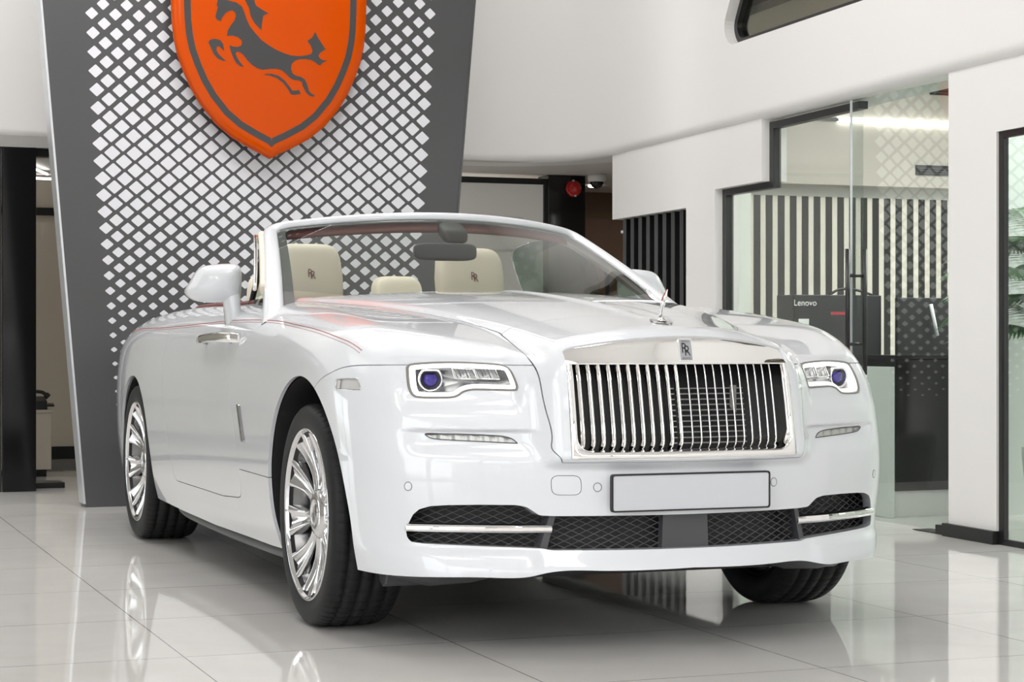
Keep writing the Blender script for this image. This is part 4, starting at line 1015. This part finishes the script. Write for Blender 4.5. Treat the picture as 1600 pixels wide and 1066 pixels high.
# head lamps
HD = np.array(HEAD)
for sg in (-1, 1):
    mir = lambda pl: [(-sg * u if sg > 0 else u, v) for u, v in pl]
    def loop(d, depth):
        P, N_ = on_front(mir(inset(HEAD, d)), 0); nf = np.array([.86, sg * .50, .05]); nf /= np.linalg.norm(nf); return P - nf * depth
    b = B(); b.grid([loop(.013, .022), loop(.016, .05), loop(.022, .085)], True, cv=True); lp = loop(.022, .085); o = len(b.v); b.v += [tuple(p) for p in lp]; c_ = tuple(lp.mean(0)); b.v.append(c_)
    for i in range(len(lp)): b.f.append((o + i, o + (i + 1) % len(lp), o + len(lp))); b.sm.append(False); b.mi.append(0)
    hl = b.make('headlight', M_refl, CAR, label='left headlight' if sg > 0 else 'right headlight')
    b = B(); b.grid([loop(-.0008, .004), loop(-.0008, -.002), loop(.0042, -.003), loop(.0050, .006)], True, cv=True); b.make('bezel', M_bez, hl)
    b = B(); b.grid([loop(.005, .012), loop(.006, .004), loop(.010, .001), loop(.0155, .003), loop(.0175, .012), loop(.0175, .03)], True, cv=True); b.make('light_guide', M_led, hl)
    lens[sg].offset(-.0008).make('lens_cover', M_clear, hl, 0)
    def hp(y, z, dep):
        P, N_ = on_front([(sg * abs(y), z)], 0); nf = np.array([.86, sg * .50, .05]); nf /= np.linalg.norm(nf); return P[0] - nf * dep, nf
    c, nf = hp(.722, .822, .034); ax = np.array([.98, sg * .2, 0]); ax /= np.linalg.norm(ax); sd = np.cross([0, 0, 1.], ax); upv = np.array([0, 0, 1.])
    def dring(r, d, flat=.78): return [c + ax * d + sd * r * cos(a) + upv * r * min(sin(a), flat) for a in np.linspace(0, 2 * pi, 33)[:-1]]
    b = B(); b.grid([dring(.038, -.02), dring(.038, .004), dring(.035, .008), dring(.031, .004), dring(.030, -.02)], True, cv=True); pj = b.make('projector', M_chrome, hl)
    b = B(); b.grid([dring(.031, -.002), dring(.027, -.004), dring(.018, -.008)], True, cv=True); b.make('projector_shroud', M_blk, hl)
    b = B(); b.grid([dring(.0215 * cos(t), -.006 + .012 * sin(t), .72) for t in np.linspace(0, pi / 2 - .01, 8)], True, cv=True); b.make('projector_lens', M_purple, hl)
    # two reflector chambers with fins
    for (ya, yb) in ((.657, .602), (.598, .540)):
        b = B(); b.grid([[hp(y, z, .030 + .022 * sin(pi * (y - ya) / (yb - ya)))[0] for y in np.linspace(ya, yb, 12)] for z in (.855, .845, .835, .822)]); b.make('reflector_bowl', M_refl, hl, recalc=False)
        b = B(); n = 6
        for k in range(n):
            y = ya + (yb - ya) * (k + .6) / n; w_ = .0035 if k % 2 else .0018; sl = -.003
            b.add([hp(y, .8535, .024)[0], hp(y - w_, .8535, .024)[0], hp(y - w_ + sl, .826 + .004 * (k % 3), .024)[0], hp(y + sl, .826 + .004 * (k % 3), .024)[0]], [(0, 1, 2, 3)])
        b.make('reflector_fins', M_dgrey, hl, recalc=False)
        P = [hp(ya, .855, .026)[0], hp(yb, .852, .026)[0], hp(yb - .004, .822, .026)[0], hp(ya, .824, .026)[0]]
        b = B(); b.tube(P, .0022, 6, closed=True); b.make('reflector_rim', M_chrome, hl)
    P = [hp(.665, .818, .030)[0], hp(.60, .808, .028)[0], hp(.53, .806, .028)[0], hp(.512, .812, .028)[0]]
    b = B(); b.grid([P, [p + np.array([-.02, 0, .008]) for p in P]]); b.make('reflector_shelf', M_refl, hl, recalc=False)

# fog lamps: ribbed lens strips
ft = spl([-.746, -.704, -.635, -.557, -.529, -.514, -.502], [.6575, .659, .658, .6545, .650, .644, .634]); fb = spl([-.746, -.737, -.718, -.671, -.607, -.544, -.502], [.656, .649, .643, .640, .637, .634, .632])
for sg in (-1, 1):
    ys = np.linspace(-.744, -.504, 97); rows = []
    for q in np.linspace(0, 1, 6):
        P, N_ = on_front([(-sg * y if sg > 0 else y, ft(y) + (fb(y) - ft(y)) * q) for y in ys], 0)
        rows.append([p - n_ * (.006 + .0026 * (1 - cos(2 * pi * 6 * (y + .744) / .24))) for p, n_, y in zip(P, N_, ys)])
    b = B(); b.grid(rows); fl = b.make('fog_lamp', M_fog, CAR, label='left daytime lamp strip' if sg > 0 else 'right daytime lamp strip')
    P, N_ = on_front([(-sg * u if sg > 0 else u, v) for u, v in FOG], .0005); b = B(); b.tube(P, .0016, 5, closed=True); b.make('lamp_gasket', M_dgrey, fl)
    P, N_ = on_front([(-sg * u if sg > 0 else u, v) for u, v in FOG], -.016); B().add(P, [tuple(range(len(P)))]).make('lamp_back', M_refl, fl)

# parking sensors, number plate
for (y, z) in ((-.798, .502), (-.288, .503), (.300, .504), (.798, .502)):
    ang = np.linspace(0, 2 * pi, 25)[:-1]
    P, N_ = on_front([(y + .013 * cos(a) * (.9 if abs(y) < .5 else .7), z + .013 * sin(a)) for a in ang], .0003)
    b = B(); b.tube(P, .0010, 5, closed=True); ps = b.make('parking_sensor', M_gap, CAR)
    P2 = P.mean(0) + (P - P.mean(0)) * .9; B().add(P2 + N_ * .0006, [tuple(range(len(P2)))]).make('sensor_face', M_paint, ps)
PLX = .976
po = rounded([(-.262, .430), (.262, .430), (.262, .543), (-.262, .543)], .010, 5); pi_ = rounded([(-.257, .435), (.257, .435), (.257, .538), (-.257, .538)], .007, 5)
pl = B().prism(po, lambda u, v, q: (PLX + q, u, v), -.012, .003, holes=[pi_]).make('number_plate', M_blk, CAR)
B().prism(inset(po, .004), lambda u, v, q: (PLX + q, u, v), -.010, .001).make('plate_face', M_plate, pl)
B().prism(inset(po, .03), lambda u, v, q: (PLX + q, u, v), -.045, -.011).make('plate_bracket', M_blk, pl)

# lower intakes: mesh, dividers, sensor cover, chrome blades
def wire_region(y0, y1, fx, poly, pitch_y=.043, pitch_z=.0205, r=.0017):
    b = B(); sl = pitch_z / pitch_y; Pp = np.array(poly)
    for s_ in (-1, 1):
        c = -2.0
        for k in range(200):
            c = (k - 100) * pitch_z
            ys = np.arange(y0, y1, .008); zs = .37 + c + s_ * sl * ys
            m = (zs > .29) & (zs < .47)
            if m.sum() < 2: continue
            ys, zs = ys[m], zs[m]; ok = poly_sd(poly, ys, zs) > -.008
            seg = []
            for i in range(len(ys)):
                if ok[i]: seg.append((fx(ys[i], zs[i]), ys[i], zs[i]))
                if (not ok[i] or i == len(ys) - 1) and len(seg) > 1: b.tube(seg, r, 4, caps=False); seg = []
                elif not ok[i]: seg = []
    return b
Fx = lambda y, z: float(F0(z) - Fa(z) * y * y)
for (y0, y1, lab) in ((-.84, -.43, 'right outer intake mesh'), (-.43, .43, 'centre intake mesh'), (.43, .84, 'left outer intake mesh')):
    dep = .040 if abs(y0 + y1) < .1 else .050
    wire_region(y0, y1, lambda y, z: Fx(y, .37) - dep, INTAKE).make('intake_mesh', M_mesh, CAR, label=lab)
b = B(); ys = np.linspace(-.83, .83, 40); b.grid([[(Fx(y, .37) - .085, y, z) for y in ys] for z in (.29, .47)]); b.make('intake_backing', M_blk, CAR)
b = B(); b.prism(rounded([(-.080, .315), (.074, .315), (.070, .421), (-.076, .421)], .004, 3), lambda u, v, q: (Fx(u, .37) - .020 + q, u, v), 0, -.03); b.make('radar_cover', M_dgrey, CAR)
for sg in (-1, 1):
    b = B(); b.prism([(.398, .421), (.416, .421), (.446, .312), (.424, .312)], lambda u, v, q: (Fx(u, .37) - .012 + q, sg * u, v), 0, -.05); b.make('intake_divider', M_dgrey, CAR, bevel=.003)
    ys = np.linspace(.803, .412, 24)
    R = [[(F(np.array(y), .38) + dx - .012 * sstep(.55, .42, y), sg * y, .378 + dz) for (dx, dz) in ((-.05, .0105), (.0, .0115), (.007, .005), (.007, -.005), (.0, -.0115), (-.05, -.0105))] for y in ys]
    R = [[(float(p[0]) + (0.004), p[1], p[2]) for p in r] for r in R]
    b = B(); b.grid(R, False)
    for e_ in (0, len(R) - 1): b.f.append(tuple(range(e_ * 6, e_ * 6 + 6))); b.sm.append(False); b.mi.append(0)
    b.make('chrome_blade', M_chrome, CAR, bevel=.0015)
    R = [[(float(F(np.array(y), .40)) - .03 + dx, sg * y, z) for (dx, z) in ((.016, .394), (.0, .388), (-.03, .388))] for y in ys]
    b = B(); b.grid(R); b.make('blade_carrier', M_dgrey, CAR, recalc=False)

# radiator grille -----------------------------------------------------
gz = spl([.55, .58, .70, .80, .866, .912, .953], [.996, .994, .978, .957, .937, .912, .893])
def gx(y, z): return float(gz(z)) - .40 * y * y
GR = thing('radiator_grille', 'x', 'x'); del GR['label'], GR['category']; GR.parent = CAR
ys = np.linspace(-.371, .371, 41)
_ty = np.linspace(-.38, .38, 39); _tx = on_front([(q, gt(q)) for q in _ty], 0)[0][:, 0]
def bar_x(y, z):
    t = min(max((z - .868) / (gt(y) - .868), 0), 1.2); return (gx(y, .868) + .004) * (1 - t) + (float(np.interp(y, _ty, _tx)) - .003) * t
b = B(); R = [[(bar_x(y, .868) - .05, y, .866) for y in ys], [(bar_x(y, .868) - .003, y, .866) for y in ys], [(bar_x(y, .868), y, .869) for y in ys]]
for q in np.linspace(0.03, 1, 5):
    zz = [.869 + (gt(y) - .001 - .869) * q for y in ys]; R.append([(bar_x(y, z), y, z) for y, z in zip(ys, zz)])
R.append([(bar_x(y, gt(y)) - .03, y, gt(y) - .001) for y in ys])
b.grid(R); b.make('top_bar', M_chrome, GR)
go = rounded([(-.3715, .868), (-.3745, .586), (.3745, .586), (.3715, .868)], [0, .006, .006, 0], 12); gi = rounded([(-.352, .868), (-.354, .608), (.354, .608), (.352, .868)], [0, .05, .05, 0], 12)
go2, gi2 = sub(go), sub(gi)
def mixl(a, c, t): return [(p[0] + (q[0] - p[0]) * t, p[1] + (q[1] - p[1]) * t) for p, q in zip(a, c)]
R = []
for (t, dx) in ((0, -.03), (0, -.001), (.12, .003), (.5, .005), (.9, .003), (1.0, -.001), (1.08, -.010), (1.18, -.03), (1.24, -.06), (1.26, -.13)):
    R.append([(gx(p[0], p[1]) + dx, p[0], p[1]) for p in mixl(go2, gi2, t)])
b = B(); b.grid(R); b.make('grille_frame', M_chrome, GR)
nv = 22
for k in range(nv):
    y0 = -.318 + .636 * k / (nv - 1); sgn = -1 if y0 < 0 else 1; an = radians(35) * (-sgn)
    zs = list(np.linspace(.872, .645, 12)) + [.630, .619, .612, .608]
    R = []
    for z in zs:
        bk = .0 if z > .64 else (.64 - z) ** 2 * 26
        cx_, row = gx(y0, z) - .038 - bk, []
        for (u, w) in ((0, 0), (-.001, .0020), (-.004, .0026), (-.012, .0026), (-.019, .0016), (-.0205, 0), (-.019, -.0016), (-.012, -.0026), (-.004, -.0026), (-.001, -.0020)):
            row.append((cx_ + u * cos(an) - w * sin(an), y0 + u * sin(an) + w * cos(an), z))
        R.append(row)
    b = B(); b.grid(R, True, cv=True); b.make('vane', M_chrome, GR)
b = B(); b.grid([[(gx(y, z) - .125, y, z) for y in np.linspace(-.38, .38, 12)] for z in np.linspace(.57, .90, 8)]); b.grid([[(gx(y, .57) - d, y, .595) for y in np.linspace(-.36, .36, 12)] for d in (.03, .13)]); b.grid([[(gx(y, .9) - d, y, .885) for y in np.linspace(-.36, .36, 12)] for d in (.03, .16)]); b.make('grille_backing', M_blk, GR, recalc=False)
b = B()
for z in np.arange(.625, .80, .0165): b.grid([[(gx(y, z) - .10, y, z + dz) for y in np.linspace(-.03, .24, 16)] for dz in (0, .004)])
b.make('radiator_fins', M_disc, GR, recalc=False)
b = B(); b.box((.80, .20, .62), (.83, .222, .80)); b.box((.78, .262, .66), (.80, .285, .75)); b.make('radiator_tank', M_disc, GR)
# monogram plate on the top bar
def ef(u, v, q): zz = .9105 + v; return (bar_x(u, zz) + .002 + q, u, zz)
E_o = rounded([(-.0225, -.034), (.0225, -.034), (.0225, .034), (-.0225, .034)], .003, 3)
em = B().prism(E_o, ef, -.006, .001).make('monogram_plate', M_chrome, GR)
B().prism(inset(E_o, .003), ef, .0005, .0016).make('plate_field', M_emb, em)
b = B(); text_mesh('R', .044, lambda u, v, q: ef(u * .8 - .005, v * 1.0 + .004, q), .0022, b); text_mesh('R', .044, lambda u, v, q: ef(u * .8 + .004, v * 1.0 - .004, q), .0022, b); b.make('monogram_letters', M_blk, em, recalc=False)
b = B(); text_mesh('ROLLS', .0085, lambda u, v, q: ef(u, v + .0255, q), .0022, b); text_mesh('ROYCE', .0085, lambda u, v, q: ef(u, v - .0262, q), .0022, b); b.make('small_letters', M_dgrey, em, recalc=False)

# winged figure on the nose
c0 = on_top([(.762, 0)])[0][0]
HO = thing('hood_ornament', 'x', 'x'); del HO['label'], HO['category']; HO.parent = CAR
dia = catmull([(.072, 0), (.0, .030), (-.095, 0), (.0, -.030)], 6)
dia = [(u, v) for u, v in rounded([(.075, 0), (.0, .036), (-.095, 0), (.0, -.036)], .02, 5)]
Pd, Nd = on_top([(c0[0] + u, v) for u, v in dia]); Pe, _ = on_top([(c0[0] + u * .85, v * .8) for u, v in dia])
b = B(); b.grid([Pd - Nd * .002, Pd + Nd * .003, Pe + Nd * .0045], True, cv=True); o = len(b.v) - len(Pd); b.f.append(tuple(range(o, o + len(Pd)))); b.sm.append(False); b.mi.append(0); b.make('ornament_base', M_dchrome, HO)
b = B(); b.lathe([(.0, .0), (.016, .001), (.015, .005), (.008, .009), (.006, .014)], axis_o=tuple(c0 + np.array([0, 0, .004])), n=24)
b.tube([c0 + np.array(p) for p in ((-.012, 0, .014), (-.010, 0, .026), (-.005, 0, .038), (.001, 0, .050), (.008, 0, .060), (.014, 0, .067))], [.0055, .0068, .0085, .0062, .0085, .0045], 14)
hd = sellip(tuple(c0 + np.array([.021, 0, .075])), (.0062, .0052, .0072), 1, 1, 16, 10); b.add(hd.v, hd.f, True)
b.make('figure', M_chrome, HO)
for sg in (-1, 1):
    pts = [(.006, .004, .060), (-.004, .010, .070), (-.018, .017, .082), (-.034, .024, .090), (-.046, .028, .090)]
    wz = [.005, .012, .021, .022, .012]; R = []
    for (p, w_) in zip(pts, wz):
        R.append([c0 + np.array([p[0] + .35 * w_ * sin(a) * -1 * .4, sg * (p[1] + .0022 * cos(a) + .60 * w_ * sin(a)), p[2] + w_ * sin(a) * .9]) for a in np.linspace(0, 2 * pi, 15)[:-1]])
    b = B(); b.grid(R, True, cv=True)
    for e_ in (0, 4): b.f.append(tuple(range(e_ * 14, e_ * 14 + 14))); b.sm.append(True); b.mi.append(0)
    b.make('wing', M_chrome, HO, subsurf=1)

# ------------------------------------------------------------------ wheels
def wheel(loc, sg, wide):
    """built with its outer face towards -Y, turned for the far side"""
    k = wide / .255
    root = bpy.data.objects.new('wheel', None); C.objects.link(root); root.parent = CAR; root.location = loc; root.empty_display_size = .1
    root.rotation_euler = (0, 0, 0 if sg < 0 else pi)
    prof = [(.258, -.098), (.276, -.112), (.2835, -.1175), (.292, -.123), (.310, -.1265), (.330, -.1265), (.346, -.1225), (.356, -.1145), (.3615, -.104), (.3645, -.094)]
    for yc in (-.070, -.022, .022, .070): prof += [(.3668 if abs(yc) > .05 else .3682, yc - .0065), (.3605, yc - .0045), (.3605, yc + .0045), (.3668 if abs(yc) > .05 else .3682, yc + .0065)]
    prof += [(.3645, .094), (.3615, .104), (.356, .1145), (.346, .1225), (.330, .1265), (.310, .1265), (.2835, .1175), (.258, .098)]
    n = 432; R = []
    for (r, y) in prof:
        row = []
        for j in range(n):
            a = 2 * pi * j / n; rr = r
            if .358 < r and (j % 6) == 0 and abs(y) > .06: rr -= .0035
            if r > .3655 and abs(y) < .06 and (j % 9) == 0: rr -= .003
            row.append((rr * cos(a), y * k, rr * sin(a)))
        R.append(row)
    B().grid(R, True, cv=True).make('tyre', M_rubber, root, recalc=True)
    rim = B().lathe([(.2845, -.1165 * k), (.2835, -.1225 * k), (.279, -.1235 * k), (.2755, -.119 * k), (.272, -.108 * k), (.264, -.102 * k)], axis='Y', n=120).make('rim', M_alu, root)
    B().lathe([(.264, -.102 * k), (.252, -.06 * k), (.246, .0), (.255, .09 * k), (.272, .11 * k)], axis='Y', n=96).make('rim_barrel', M_barrel, rim)
    yh, yr = -.080 * k, -.112 * k
    for s_ in range(10):
        a0 = 2 * pi * s_ / 10 + radians(9); rr = np.linspace(.062, .266, 14); rows = []
        for q, r in zip(np.linspace(0, 1, 14), rr):
            half_w = .0225 + .007 * q + .026 * max(0, (q - .40) / .60) ** 2.0
            yb = yh + (yr - yh) * q ** 1.6 + .012 * sin(pi * q)
            row = []
            gv = .010 * min(1, q / .3)
            for (u, d) in ((-1, .034), (-1, .008), (-.88, 0), (-.62, 0.000), (-.40, gv * .7), (0, gv), (.40, gv * .7), (.62, 0), (.88, 0), (1, .008), (1, .034)):
                t_ = u * half_w; row.append((r * cos(a0) - t_ * sin(a0), yb + d, r * sin(a0) + t_ * cos(a0)))
            rows.append(row)
        B().grid(rows, True).make('spoke', M_alu, rim)
    hub = B().lathe([(.0, yh - .004), (.034, yh - .004), (.037, yh - .010), (.048, yh - .012), (.066, yh - .010), (.082, yh + .002), (.088, yh + .02), (.088, yh + .06)], axis='Y', n=60).make('hub', M_alu, root)
    B().lathe([(0, yh - .0085), (.030, yh - .008), (.0335, yh - .006), (.0335, yh - .003)], axis='Y', n=40).make('centre_cap', M_dchrome, hub)
    b = B()
    for (du, dv) in ((-.004, .003), (.004, -.003)): text_mesh('R', .034, lambda u, v, q: (u * .8 + du, yh - .0095, v + dv), 0, b)
    b.make('cap_letters', M_alu, hub, recalc=False)
    B().lathe([(.09, .02), (.19, .02), (.19, .05), (.09, .05)], axis='Y', n=60).make('brake_disc', M_disc, root)
    b = B(); b.grid([[(r * cos(a), y, r * sin(a)) for a in np.linspace(2.5, 3.6, 10)] for (r, y) in ((.125, -.01), (.20, -.01), (.215, .0), (.215, .07), (.125, .07))]); b.make('brake_caliper', M_disc, root)
wheel((0, -.815, .3665), -1, .255); wheel((0, .815, .3665), 1, .255)
wheel((-3.112, -.828, .3665), -1, .270); wheel((-3.112, .828, .3665), 1, .270)
